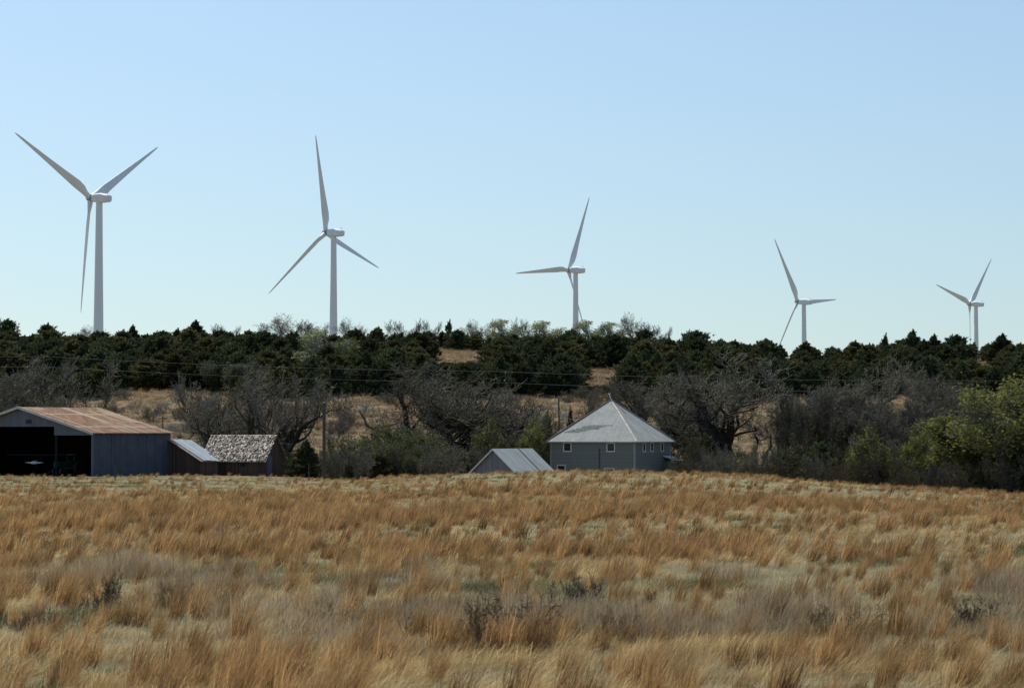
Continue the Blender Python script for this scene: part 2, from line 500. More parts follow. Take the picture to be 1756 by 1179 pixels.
def make_turbine():
    r = empty('wind_turbine', label=TURB[0][5], cat='wind turbine', group='wind turbines along the ridge')
    nodes = [(0, 2.15), (0.02, 2.1), (0.25, 1.9), (0.5, 1.65), (0.75, 1.35), (1, 1.12)]
    MB().tube([(0, 0, t) for t, _ in nodes], [q for _, q in nodes], 28).build('tower', M_WHITE, r, smooth=True)
    # nacelle: rounded box along y, hub side at +y
    sec = [(3.2, 0.80, 0.95, 0.05), (2.6, 1.25, 1.35, 0.0), (1.0, 1.45, 1.5, 0.05), (-1.5, 1.55, 1.65, 0.15), (-2.6, 1.5, 1.45, 0.1), (-4.3, 1.35, 1.2, 0.05), (-4.9, 1.1, 1.0, 0.1)]
    m = MB(); vs = []; n = 20
    for (y, a, b, zc) in sec:
        for k in range(n):
            q = 2 * math.pi * k / n; c, s_ = math.cos(q), math.sin(q)
            e = 0.45
            vs.append((a * math.copysign(abs(c) ** e, c), y, zc + b * math.copysign(abs(s_) ** e, s_)))
    fs = []
    for i in range(len(sec) - 1):
        for k in range(n):
            fs.append((i * n + k, i * n + (k + 1) % n, (i + 1) * n + (k + 1) % n, (i + 1) * n + k))
    fs.append(tuple(reversed(range(n)))); fs.append(tuple((len(sec) - 1) * n + k for k in range(n)))
    nac = m.add(vs, fs).build('nacelle', M_WHITE, r, smooth=True)
    ms = MB().tube([(0, -3.8, 1.2), (0, -3.8, 2.4)], [0.05, 0.05], 6).tube([(-0.5, -3.8, 2.15), (0.5, -3.8, 2.15)], [0.04, 0.04], 6).tube([(0.5, -3.8, 2.15), (0.5, -3.8, 2.45)], [0.09, 0.09], 6)
    ms.build('wind_vane', M_HUB, nac)
    hub = MB().tube([(0, -1.1, 0), (0, 0.3, 0), (0, 0.9, 0), (0, 1.5, 0), (0, 1.9, 0)], [1.25, 1.35, 1.2, 0.8, 0.25], 20).build('hub', M_HUB, r, smooth=True)
    for k in range(3):
        if k == 0: b = blade_mesh().build('blade', M_WHITE, r, smooth=True)
        else:
            b = b.copy(); COL.objects.link(b); b.parent = r
    return r

def pose_turbine(r, x, y, zh, yaw, ph):
    zb = hz(x, y)
    hubz = zh + EYE
    a0 = Vector((0, math.cos(TILT), math.sin(TILT)))
    # root stands under the tower: hub = root + R(yaw)*(over*a)
    off = Matrix.Rotation(R(yaw), 4, 'Z') @ (a0 * OVER)
    rx, ry = x - off.x, y - off.y
    zb = hz(rx, ry)
    r.location = (rx, ry, zb); r.rotation_euler = (0, 0, R(yaw))
    hl = hubz - zb
    top = hl - OVER * math.sin(TILT)
    k = 0
    for ch in r.children:
        nm = ch.name.split('.')[0]
        if nm == 'tower':
            ch.scale = (1, 1, top - 1.3)
        elif nm == 'nacelle':
            ch.location = (0, 0, top); ch.rotation_euler = (TILT, 0, 0)
        elif nm == 'hub':
            ch.location = a0 * OVER + Vector((0, 0, top)); ch.rotation_euler = (TILT, 0, 0)
        else:
            q = R(ph) + k * 2 * math.pi / 3; k += 1
            rr = Vector((0, 0, 1)).cross(a0).normalized(); u = a0.cross(rr)
            Z = ((u * math.cos(q) + rr * math.sin(q)) * math.cos(CONE) + a0 * math.sin(CONE)).normalized()
            Y = (a0 - Z * a0.dot(Z)).normalized(); X = Y.cross(Z)
            Mt = Matrix((X, Y, Z)).transposed().to_4x4()
            Mt.translation = a0 * OVER + Vector((0, 0, top))
            ch.matrix_local = Mt

t0 = make_turbine()
ts = [t0] + [copy_tree(t0, label=T_[5]) for T_ in TURB[1:]]
for r_, T_ in zip(ts, TURB): pose_turbine(r_, *T_[:5])

# ------------------------------------------------------------------ buildings
def local(px, D, rz, name, label, cat, z=None):
    x = (px - CX) / F * D
    return empty(name, (x, D, hz(x, D) if z is None else z), rz, label, cat)

# --- big open barn: origin at the near right corner, +x along the gable front (to the left = -x), +y along the depth
BP = R(35)
bz = zrow(816, 250) - 0.35
barn = local(160, 250, 0, 'barn', 'large grey corrugated metal barn with rusty roof and two dark open bays', 'barn', bz)
barn.rotation_euler = (0, 0, -BP)
BH = zrow(742, 250) - bz; BR = zrow(699, 256.4) - bz; BW = 22.3; BD = 12.0
o1r, o1l, o1h = -5.9, -17.4, zrow(731, 253) - bz
o2r, o2l, o2h = -0.25, -5.6, zrow(746, 251) - bz
M_BWALL = m_corrugated('barn_metal', (0.050, 0.060, 0.080), (0.075, 0.087, 0.110), 0.3, 0.7, seams=1.35)
M_BGABLE = m_corrugated('barn_gable_metal', (0.085, 0.095, 0.115), (0.12, 0.13, 0.15), 0.3, 0.7, stain=(0.10, 0.08, 0.07))
M_BIN = m_plain('barn_inside_shade', (0.007, 0.0065, 0.006), 0.95, 0.3, 1)  # near-black: the shade inside the bays is put into this colour
def gz(x): return BR - (BR - BH) * abs(x + BW / 2) / (BW / 2)
m = MB()
def gable_piece(xs, zlo, y0=0.0, th=0.12):
    pts = [(xs[0], y0, zlo)] + [(x, y0, gz(x) - 0.06) for x in xs] + [(xs[-1], y0, zlo)]
    m.prism(pts, (0, th, 0))
gable_piece([o2r, 0], -0.6); gable_piece([o2l, o2r], o2h); gable_piece([o1r, o2l], o2h)
gable_piece([o1l, -BW / 2, o1r], o1h); gable_piece([-BW, o1l], -0.6)
m.build('front_gable', M_BGABLE, barn)
MB().box(-0.12, 0, 0.125, BD, -0.6, BH - 0.08).build('wall', M_BWALL, barn)
MB().box(-BW, -BW + 0.12, 0.125, BD, -0.6, BH - 0.08).build('wall', M_BWALL, barn)
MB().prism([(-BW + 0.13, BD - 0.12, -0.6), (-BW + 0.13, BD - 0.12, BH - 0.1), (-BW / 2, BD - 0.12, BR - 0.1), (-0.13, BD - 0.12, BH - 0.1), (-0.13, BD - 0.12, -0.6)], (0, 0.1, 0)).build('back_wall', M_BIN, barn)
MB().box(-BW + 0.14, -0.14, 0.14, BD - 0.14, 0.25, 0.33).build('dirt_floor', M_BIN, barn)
M_RUST = m_rust_roof('rusty_roof')
roof = MB()
for sgn in (1, -1):
    xe = 0.35 if sgn == 1 else -BW - 0.35
    sl_ = (BR - BH) / (BW / 2)
    ze = BH - 0.35 * sl_
    roof.prism([(-BW / 2, -0.35, BR), (xe, -0.35, ze), (xe, -0.35, ze + 0.1), (-BW / 2, -0.35, BR + 0.1)], (0, BD + 0.7, 0))
rf = roof.build('roof', M_RUST, barn)
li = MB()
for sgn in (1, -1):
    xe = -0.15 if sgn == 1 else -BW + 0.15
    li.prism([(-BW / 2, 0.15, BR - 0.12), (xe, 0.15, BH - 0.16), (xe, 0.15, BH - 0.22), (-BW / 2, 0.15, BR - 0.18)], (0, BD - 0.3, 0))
li.build('ceiling_shade_sheet', M_BIN, barn)  # sheet added under the roof, its black colour stands in for shade
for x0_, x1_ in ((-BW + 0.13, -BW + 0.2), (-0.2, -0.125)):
    MB().box(x0_, x1_, 0.14, BD - 0.14, -0.5, BH - 0.25).build('wall_shade_sheet', M_BIN, barn)  # added along the side walls, with the bay's shade in their colour
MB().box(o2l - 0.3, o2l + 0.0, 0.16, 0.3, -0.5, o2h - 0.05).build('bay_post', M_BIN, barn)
tr = MB()
for sgn in (1, -1):
    xe = 0.38 if sgn == 1 else -BW - 0.38
    tr.prism([(-BW / 2, -0.42, BR - 0.1), (xe, -0.42, BH - 0.22), (xe, -0.42, BH + 0.06), (-BW / 2, -0.42, BR + 0.18)], (0, 0.06, 0))
tr.build('rake_trim', m_plain('cream_trim', (0.50, 0.46, 0.37), 0.7, 0.2, 2), rf)
MB().box(-10.3, -9.4, -0.04, -0.003, BR - 1.75, BR - 1.3).build('gable_vent', m_plain('dark_vent', (0.04, 0.035, 0.035), 0.9), barn)
# aeroplane parked in the dark bay
pl_loc = barn.matrix_basis @ Vector((-11.6, 2.6, 0.33))
plane = empty('small_airplane', pl_loc, -BP + R(12), 'small propeller plane parked nose out in the dark left bay of the barn', 'airplane')
M_PLANE = m_plain('dark_plane_paint', (0.008, 0.009, 0.010), 0.8)
MB().tube([(0, 0.0, 1.35), (0, 0.35, 1.35), (0, 1.1, 1.4), (0, 2.2, 1.5), (0, 4.0, 1.4), (0, 7.4, 1.45)], [0.3, 0.45, 0.58, 0.6, 0.42, 0.12], 14).build('fuselage', M_PLANE, plane, smooth=True)
MB().prism([(-4.6, 1.2, 2.15), (-4.6, 2.4, 2.15), (-4.6, 2.4, 2.25), (-4.6, 1.2, 2.27)], (9.2, 0, 0)).build('wing', M_PLANE, plane)
MB().prism([(-0.04, 6.6, 1.5), (-0.04, 7.6, 1.5), (-0.04, 7.7, 2.6), (-0.04, 7.1, 2.6)], (0.08, 0, 0)).box(-1.4, 1.4, 6.7, 7.5, 1.5, 1.56).build('tail', M_PLANE, plane)
for s_ in (-1, 1):
    MB().tube([(s_ * 0.4, 1.6, 1.1), (s_ * 1.0, 1.5, 0.25)], [0.05, 0.05], 8).build('landing_strut', M_PLANE, plane)
    MB().tube([(s_ * 0.95, 1.5, 0.25), (s_ * 1.12, 1.5, 0.25)], [0.25, 0.25], 14).build('wheel', M_BLACK, plane)
pb = MB()
for s_ in (-1, 1):
    pb.add([(s_ * 0.1, -0.12, 1.28), (s_ * 0.1, -0.12, 1.44), (s_ * 0.6, -0.16, 1.44), (s_ * 1.15, -0.14, 1.40), (s_ * 1.15, -0.10, 1.35), (s_ * 0.6, -0.08, 1.28),
            (s_ * 0.1, -0.06, 1.28), (s_ * 0.1, -0.06, 1.44), (s_ * 0.6, -0.10, 1.44), (s_ * 1.15, -0.09, 1.40), (s_ * 1.15, -0.06, 1.35), (s_ * 0.6, -0.03, 1.28)],
           [(0, 1, 2, 5), (5, 2, 3, 4), (6, 11, 8, 7), (11, 10, 9, 8), (0, 5, 11, 6), (5, 4, 10, 11), (1, 7, 8, 2), (2, 8, 9, 3), (3, 9, 10, 4), (0, 6, 7, 1)])
pb.build('propeller', m_plain('bright_blade', (0.75, 0.77, 0.80), 0.3, 0.05), plane)
MB().tube([(-0.17, -0.3, 1.36), (-0.17, 0.0, 1.36)], [0.13, 0.2], 12).tube([(0.17, -0.3, 1.36), (0.17, 0.0, 1.36)], [0.13, 0.2], 12).build('intake', m_plain('bright_intake', (0.8, 0.82, 0.85), 0.4, 0.05), plane)
# tractor
tl = barn.matrix_basis @ Vector((-7.1, 3.4, 0.33))
trac = empty('tractor', tl, -BP, 'dark green tractor half seen in the barn beside the bay post', 'tractor')
M_TG = m_plain('tractor_green', (0.006, 0.045, 0.018), 0.7)
MB().box(-0.4, 0.4, -1.9, 0.2, 0.9, 1.5).box(-0.35, 0.35, -1.95, -1.9, 0.95, 1.4).box(-0.5, 0.5, 0.2, 1.0, 0.7, 1.2).build('body', M_TG, trac)
MB().box(-0.65, 0.65, 0.2, 1.4, 2.25, 2.35).box(-0.62, -0.56, 0.25, 0.31, 1.2, 2.25).box(0.56, 0.62, 0.25, 0.31, 1.2, 2.25).box(-0.62, -0.56, 1.3, 1.36, 1.2, 2.25).box(0.56, 0.62, 1.3, 1.36, 1.2, 2.25).build('cab', M_TG, trac)
for s_ in (-1, 1):
    MB().tube([(s_ * 0.55, 0.9, 0.8), (s_ * 0.95, 0.9, 0.8)], [0.8, 0.8], 20).build('wheel', M_BLACK, trac)
    MB().tube([(s_ * 0.45, -1.5, 0.42), (s_ * 0.7, -1.5, 0.42)], [0.42, 0.42], 16).build('wheel', M_BLACK, trac)

# --- generic gabled shed.  origin: near right corner of the gable front; +x right along the gable, +y depth along the ridge
def gabled(root, W, D_, he, hr, wall_m, roof_m, ov=0.25, th=0.08, gable_m=None, base=-0.8):
    ap = -W / 2
    MB().prism([(-W, 0, base), (-W, 0, he - 0.05), (ap, 0, hr - 0.07), (0, 0, he - 0.05), (0, 0, base)], (0, 0.1, 0)).build('gable_wall', gable_m or wall_m, root)
    MB().prism([(-W, D_ - 0.1, base), (-W, D_ - 0.1, he - 0.05), (ap, D_ - 0.1, hr - 0.07), (0, D_ - 0.1, he - 0.05), (0, D_ - 0.1, base)], (0, 0.1, 0)).build('gable_wall', gable_m or wall_m, root)
    for x0, x1 in ((-W, -W + 0.1), (-0.1, 0)):
        MB().box(x0, x1, 0.103, D_ - 0.103, base, he - 0.07).build('side_wall', wall_m, root)
    sl_ = (hr - he) / (W / 2)
    rm = MB()
    for s_ in (1, -1):
        xe = ov if s_ == 1 else -W - ov
        ze = he - ov * sl_
        rm.prism([(ap, -ov, hr), (xe, -ov, ze), (xe, -ov, ze + th), (ap, -ov, hr + th)], (0, D_ + 2 * ov, 0))
    return rm.build('roof', roof_m, root)

# --- low shed with a loose blue-white sheet roof, behind the barn
M_REDW = m_boards('brown_red_boards', (0.055, 0.034, 0.026), (0.105, 0.066, 0.05), 0.22)
s1 = local(344, 258, -R(25), 'shed', 'low brown shed with loose pale blue sheet metal roof, beside the barn', 'shed', zrow(818, 258) - 0.6)
he1 = zrow(789, 258) - s1.location.z; hr1 = zrow(754.5, 261) - s1.location.z
r1 = gabled(s1, 8.0, 3.6, he1, hr1, M_REDW, m_plain('old_wood_roof', (0.22, 0.19, 0.165), 0.95, 0.5, 4), 0.3)
M_BLUE = m_corrugated('blue_white_sheets', (0.27, 0.33, 0.34), (0.35, 0.41, 0.42), 0.25, 0.8, strength=0.3)
sh = MB(); rs = random.Random(4)
sl1 = (hr1 - he1) / 4.0
for i in range(5):
    y0 = 0.35 + i * 0.72
    t0_, t1_ = rs.uniform(0.0, 0.3), 4.35 + rs.uniform(-0.1, 0.2)
    if i == 4: t1_ = 2.9
    a = Vector((-4.0 + t0_, y0, hr1 - sl1 * t0_ + 0.13 + i % 2 * 0.02)); b = Vector((-4.0 + t1_, y0, hr1 - sl1 * t1_ + 0.15 + i % 2 * 0.02))
    sh.prism([a, b, b + Vector((0, 0, 0.02)), a + Vector((0, 0, 0.02))], (0, 0.74, 0))
sh.build('metal_sheets', M_BLUE, r1)

# --- red barn with worn wooden shakes.  long side faces us: build with ridge along local x
s2p = -R(20)
s2 = empty('shingled_shed', (0, 0, 0), s2p, 'small dark red wooden shed with curling grey wooden shingles on its roof', 'shed')
D2 = 262.0
x2 = (453 - CX) / F * D2
s2.location = (x2, D2, zrow(816, D2) - 0.5)
he2 = zrow(788.5, D2) - s2.location.z; hr2 = zrow(746.5, D2 + 2.3) - s2.location.z
L2, W2 = 7.6, 5.3
# rotated so that +x (ridge, towards -x) ; front wall at y=0 from x=-L2..0 ; gable on x=0
c27 = math.cos(s2p)
MB().box(-L2, 0, 0, 0.1, -0.8, he2 - 0.04).build('front_wall', M_REDW, s2)
MB().box(-L2, 0, W2 - 0.1, W2, -0.8, he2 - 0.04).build('back_wall', M_REDW, s2)
for x0 in (-0.1, -L2):
    MB().prism([(x0, 0.103, -0.8), (x0, 0.103, he2 - 0.04), (x0, W2 / 2, hr2 - 0.06), (x0, W2 - 0.103, he2 - 0.04), (x0, W2 - 0.103, -0.8)], (0.1, 0, 0)).build('gable_wall', M_REDW, s2)
MB().box(-5.6, -4.8, -0.03, -0.004, he2 - 1.45, he2 - 0.3).build('window_opening', M_GLASS_D, s2)
MB().box(-2.9, -2.3, -0.03, -0.004, he2 - 0.75, he2 - 0.35).build('window_opening', M_GLASS_D, s2)
MB().box(0.004, 0.05, 0.8, 2.0, -0.4, he2 + 0.5).build('door', m_boards('grey_door', (0.10, 0.11, 0.13), (0.14, 0.15, 0.18), 0.2), s2)
sl2 = (hr2 - he2) / (W2 / 2)
rm = MB()
for s_ in (0, 1):
    ye, ym = (-0.25, W2 / 2) if s_ == 0 else (W2 + 0.25, W2 / 2)
    ze = he2 - 0.25 * sl2
    rm.prism([(-L2 - 0.3, ym, hr2), (-L2 - 0.3, ye, ze), (-L2 - 0.3, ye, ze + 0.05), (-L2 - 0.3, ym, hr2 + 0.05)], (L2 + 0.6, 0, 0))
r2 = rm.build('roof', m_plain('roof_boards', (0.13, 0.105, 0.085), 0.95, 0.4, 4), s2)
M_SHAKE = m_leafy('old_shakes', (0.16, 0.135, 0.11), (0.52, 0.47, 0.40), 0.0, objvar=0.0)
rs = random.Random(9)
V, Fc, tn = [], [], []
slen = math.hypot(W2 / 2 + 0.25, (W2 / 2 + 0.25) * sl2)
for side in (0, 1):
    ro = 0.0
    while ro < slen - 0.05:
        x = -L2 - 0.32 + rs.uniform(-0.1, 0)
        while x < 0.28:
            wd = rs.choice([rs.uniform(0.07, 0.13), rs.uniform(0.12, 0.24)])
            if rs.random() > 0.05:
                lift = rs.choice([0.02, 0.03, 0.05, 0.09, 0.14]); ln = rs.uniform(0.3, 0.55)
                tw = rs.uniform(-0.04, 0.04)
                t_lo = ro + rs.uniform(-0.04, 0.04); t_hi = min(t_lo + ln, slen)
                def P(tt, xx, up):
                    y = -0.25 + tt / slen * (W2 / 2 + 0.25)
                    if side: y = W2 - y
                    return (xx, y, he2 - 0.25 * sl2 + tt / slen * (hr2 - he2 + 0.25 * sl2) + 0.055 + up)
                b = len(V)
                V += [P(t_lo, x, lift + tw), P(t_lo, x + wd, lift - tw), P(t_hi, x + wd, 0.035), P(t_hi, x, 0.035),
                      P(t_lo, x, lift + tw - 0.02), P(t_lo, x + wd, lift - tw - 0.02), P(t_hi, x + wd, 0.015), P(t_hi, x, 0.015)]
                for f in ((0, 1, 2, 3), (4, 7, 6, 5), (0, 4, 5, 1), (1, 5, 6, 2), (3, 2, 6, 7), (0, 3, 7, 4)):
                    Fc.append([b + q for q in f]); 
                tn += [rs.random() ** 1.6] * 6
            x += wd + 0.01
        ro += rs.uniform(0.17, 0.27)
np_mesh('shingles', V, Fc, M_SHAKE, r2, tone=tn)

# --- pale metal shed left of the house
s3 = local(887, 252, -R(38), 'gable_shed', 'low shed with smooth pale metal gable roof beside the house, half sunk behind the grass', 'shed', zrow(818, 252) - 2.0)
he3 = zrow(811, 252) - s3.location.z; hr3 = zrow(770, 254) - s3.location.z
M_PALE = m_corrugated('pale_roof', (0.25, 0.275, 0.265), (0.32, 0.345, 0.335), 0.6, 0.7, strength=0.25)
M_GREYW = m_boards('grey_boards', (0.15, 0.155, 0.165), (0.20, 0.205, 0.215), 0.3)
r3 = gabled(s3, 6.4, 6.6, he3, hr3, M_GREYW, M_PALE, 0.25)
MB().prism([(-3.2, 4.15, hr3 + 0.10), (0.15, 4.15, he3 - 0.15 * (hr3 - he3) / 3.2 + 0.10), (0.15, 4.15, he3 - 0.15 * (hr3 - he3) / 3.2 + 0.13), (-3.2, 4.15, hr3 + 0.13)], (0, 0.16, 0)).build('roof_seam', m_plain('dark_seam', (0.08, 0.075, 0.07), 0.9), r3)
rk = MB()
for s_ in (1, -1):
    q = 0.3 * (hr3 - he3) / 3.2
    xe = 0.3 if s_ == 1 else -6.7
    rk.prism([(-3.2, -0.31, hr3 - 0.1), (xe, -0.31, he3 - q - 0.1), (xe, -0.31, he3 - q + 0.1), (-3.2, -0.31, hr3 + 0.1)], (0, 0.05, 0))
rk.build('rake_board', M_TRIM, r3)

# --- the house: origin = near corner (front right); front along -x, right side along +y
HP = R(26.5)
D_h = 276.0
hb = zrow(838, D_h)
house = empty('house', ((1088.5 - CX) / F * D_h, D_h, hb), -HP, 'square two storey grey blue farmhouse under a pyramid roof', 'house')
S_ = 11.05
HE = zrow(755.5, D_h) - hb; HR = zrow(685, D_h + 5) - hb
M_SID = m_boards('siding', (0.17, 0.19, 0.168), (0.205, 0.225, 0.20), 0.17, 'Y', 1.0)
M_SHG = m_shingle('pale_shingles', (0.34, 0.355, 0.325), (0.44, 0.45, 0.42))
wl = MB()
wl.box(-S_, 0, 0, 0.15, -0.8, HE); wl.box(-S_, 0, S_ - 0.15, S_, -0.8, HE)
wl.box(-0.15, 0, 0.152, S_ - 0.152, -0.8, HE); wl.box(-S_, -S_ + 0.15, 0.152, S_ - 0.152, -0.8, HE)
wl.build('wall', M_SID, house)
OV = 0.42; apx = Vector((-S_ / 2, S_ / 2, HR))
ed = [Vector((-S_ - OV, -OV, HE - 0.1)), Vector((OV, -OV, HE - 0.1)), Vector((OV, S_ + OV, HE - 0.1)), Vector((-S_ - OV, S_ + OV, HE - 0.1))]
rfm = MB()
lo = [p - Vector((0, 0, 0.14)) for p in ed]
rfm.add(ed + [apx], [(0, 1, 4), (1, 2, 4), (2, 3, 4), (3, 0, 4)])
hroof = rfm.build('roof', M_SHG, house)
fa = MB()
fa.add(ed + lo, [(0, 4, 5, 1), (1, 5, 6, 2), (2, 6, 7, 3), (3, 7, 4, 0), (7, 6, 5, 4)])
fa.build('eave_board', m_plain('eave_grey', (0.26, 0.27, 0.27), 0.8), hroof)
for i, mt in enumerate((m_plain('hip_brown', (0.20, 0.14, 0.11), 0.8), m_plain('hip_bright', (0.62, 0.54, 0.44), 0.35, 0.3, 1.5), m_plain('hip_grey', (0.30, 0.29, 0.28), 0.6), m_plain('hip_grey_far', (0.30, 0.29, 0.28), 0.6))):
    a = ed[i]; d = (apx - a)
    MB().tube([a + Vector((0, 0, 0.02)), a + d * 0.35 + Vector((0, 0, 0.05)), a + d * 0.7 + Vector((0, 0, 0.03)), apx + Vector((0, 0, 0.02))], [0.09, 0.11, 0.10, 0.08], 6).build('hip_cap', mt, hroof)
MB().tube([apx - Vector((0, 0, 0.1)), apx + Vector((-0.25, 0, 0.75))], [0.07, 0.07], 8).tube([apx + Vector((-0.4, 0, 0.72)), apx + Vector((-0.08, 0, 0.78))], [0.05, 0.05], 6).build('vent_pipe', M_TRIM, hroof)
# stripped shingle patch, front slope: rows of missing courses
nf = (ed[1] - ed[0]).cross(apx - ed[0]).normalized()
uf = Vector((1, 0, 0)); vf = nf.cross(uf)
if vf.z < 0: vf = -vf
if nf.z < 0: nf = -nf
pm = MB(); rs = random.Random(2)
def patch(mb, x0, x1, v, h_):
    a = ed[0] + uf * x0 + vf * v + nf * 0.012; b = ed[0] + uf * x1 + vf * v + nf * 0.012
    mb.add([a, b, b + vf * h_, a + vf * h_], [(0, 1, 2, 3)])
for row in range(9):
    v = 1.65 + row * 0.155
    sh_ = row * 0.60
    segs_ = [(1.55 + sh_ * 0.62 + rs.uniform(-0.2, 0.3), 3.4 + sh_ * 0.95 + rs.uniform(-0.5, 0.5))]
    if row < 3: segs_.append((0.95 + rs.uniform(0, .2), 1.3 + rs.uniform(0.1, 0.4)))
    for x0, x1 in segs_: patch(pm, x0, x1, v, 0.152)
pm.build('bare_patch', m_plain('stripped_roof', (0.125, 0.145, 0.14), 0.9, 0.35, 3), hroof)
# dark streak by the apex on the right slope
ns = (ed[2] - ed[1]).cross(apx - ed[1]).normalized()
if ns.z < 0: ns = -ns
a = apx + (ed[1] - apx) * 0.05 + (ed[2] - apx) * 0.02 + ns * 0.015; b = apx + (ed[1] - apx) * 0.17 + (ed[2] - apx) * 0.16 + ns * 0.015
d = (b - a).cross(ns).normalized() * 0.13
MB().add([a - d, b - d * 1.3, b + d, a + d * 0.5], [(0, 1, 2, 3)]).build('tar_streak', m_plain('tar', (0.07, 0.07, 0.07), 0.9), hroof)
for x0, x1, y0, y1 in ((-0.16, 0.02, -0.02, 0.0), (0.0, 0.02, 0.0, 0.16), (-S_ - 0.02, -S_ + 0.12, -0.02, 0.0), (0.0, 0.02, S_ - 0.14, S_)):
    MB().box(x0, x1, y0 - 0.004, y1 + 0.003, -0.7, HE - 0.26).build('corner_board', m_plain('corner_grey', (0.30, 0.31, 0.32), 0.8), house)

def window(root, face, c, z0, w_, h_, sash='cross'):
    """face 'f' (y=0 plane, c is x) or 'r' (x=0 plane, c is y)"""
    fr = MB(); pn = MB(); t_ = 0.13
    def bx(mb, a0, a1, z_0, z_1, o0, o1):
        if face == 'f': mb.box(a0, a1, -o1, -o0, z_0, z_1)
        else: mb.box(o0, o1, a0, a1, z_0, z_1)
    bx(fr, c - w_ / 2, c - w_ / 2 + t_, z0, z0 + h_, 0.004, 0.07); bx(fr, c + w_ / 2 - t_, c + w_ / 2, z0, z0 + h_, 0.004, 0.07)
    bx(fr, c - w_ / 2 + t_, c + w_ / 2 - t_, z0, z0 + t_, 0.004, 0.067); bx(fr, c - w_ / 2 + t_, c + w_ / 2 - t_, z0 + h_ - t_, z0 + h_, 0.004, 0.067)
    root_o = fr.build('window', M_TRIM, root)
    bx(pn, c - w_ / 2 + t_, c + w_ / 2 - t_, z0 + t_, z0 + h_ - t_, 0.006, 0.02)
    pn.build('pane', M_GLASS_D, root_o)
    ss = MB()
    bx(ss, c - w_ / 2 + t_, c + w_ / 2 - t_, z0 + h_ / 2 - 0.02, z0 + h_ / 2 + 0.02, 0.022, 0.04)
    ss.build('sash', m_plain('sash_grey', (0.10, 0.10, 0.10), 0.8), root_o)
def wx(px): return -(1088.5 - px) / 144.5 * S_
zt = zrow(758, D_h) - hb
for px in (973.5, 1048):
    window(house, 'f', wx(px), zt - 1.15, 1.12, 1.12)
window(house, 'f', wx(963), zrow(797, D_h) - 1.3 - hb, 1.15, 1.3)
window(house, 'f', wx(1045), zrow(802, D_h) - 1.3 - hb, 1.35, 1.3)
for py_ in (0.245, 0.46, 0.745):
    window(house, 'r', S_ * py_, zt - 1.17, 0.92, 1.12)
MB().tube([(wx(1028.5), -0.06, 0.3), (wx(1028.5), -0.06, HE - 1.0), (wx(1028.5) - 0.1, -0.06, HE - 1.0)], [0.045] * 3, 8).build('conduit', m_plain('conduit_dark', (0.05, 0.06, 0.065), 0.8), house)
# porch on the right side
pch = MB()
pch.prism([(0.02, 8.6, 3.75), (2.1, 8.6, 3.2), (2.1, 8.6, 3.3), (0.02, 8.6, 3.87)], (0, 2.3, 0))
po = pch.build('porch_roof', m_plain('porch_metal', (0.62, 0.62, 0.60), 0.6), house)
MB().box(0.02, 1.7, 8.9, 10.7, -0.8, 3.2).build('porch_room', m_boards('porch_boards', (0.12, 0.13, 0.135), (0.16, 0.17, 0.17), 0.2), house)

# ------------------------------------------------------------------ poles, wires, posts
def pole(px, D, ytop, label, arm=None, trans=False, r_=0.14, lean=0.0, dy=0.0):
    b = at(px, D)
    ht = zrow(ytop, D) - b.z
    o = empty('utility_pole', b, 0, label, 'utility pole')
    MB().tube([(0, 0, -0.5), (lean * 0.5, 0, ht / 2), (lean, 0, ht)], [r_, r_ * 0.85, r_ * 0.7], 10).build('pole', M_WOOD, o)
    if arm:
        c = MB().box(lean - arm / 2, lean + arm / 2, -0.16, -0.06 - r_ * 0.3, ht - 0.45, ht - 0.3).build('crossarm', M_WOOD, o)
        for s_ in (-1, 1):
            MB().tube([(lean + s_ * arm * 0.45, -0.12, ht - 0.3), (lean + s_ * arm * 0.45, -0.12, ht - 0.12)], [0.05, 0.04], 8).build('insulator', M_TRIM, c)
    else:
        MB().tube([(lean, 0, ht), (lean, 0, ht + 0.18)], [0.06, 0.04], 8).build('insulator', M_TRIM, o)
        MB().tube([(lean - r_ - 0.1, -0.02, ht - 1.25), (lean - r_ - 0.02, -0.02, ht - 1.1)], [0.07, 0.06], 8).build('insulator', M_TRIM, o)
    if trans:
        MB().tube([(0.42, -0.05, ht - 3.0), (0.42, -0.05, ht - 2.9), (0.42, -0.05, ht - 2.1), (0.42, -0.05, ht - 2.0)], [0.2, 0.24, 0.24, 0.17], 14).box(0.12, 0.3, -0.09, -0.01, ht - 2.6, ht - 2.5).build('transformer', m_plain('transformer_grey', (0.42, 0.46, 0.50), 0.5), o)
    return o
pole(556, 256, 691, 'bare wooden pole standing alone between the shingled shed and the brush', r_=0.22)
pole(960, 300, 681, 'wooden pole with a grey transformer can, just behind the house', trans=True, r_=0.13, lean=-0.15)
pole(279.5, 345, 713, 'short dark pole with a crossarm, on the slope behind the barn', arm=1.3, r_=0.10)
PL = [(-760, 370, 600, 616), (75, 370, 611, 628.5), (867, 370, 637, 656), (1690, 360, 652, 672), (2500, 355, 660, 681)]
lb = {75: 'thin dark power pole on the slope above the bare tree behind the barn', 867: 'thin dark power pole behind the crown of the wide crooked bare tree', 1690: 'thin dark power pole behind the large yellow green tree'}
for px, D, y1, y2 in PL:
    if px in lb: pole(px, D, y1 + 2, lb[px], r_=0.11)
M_WIRE = m_plain('aluminium_wire', (0.48, 0.47, 0.43), 0.5, 0.1, 0.2)
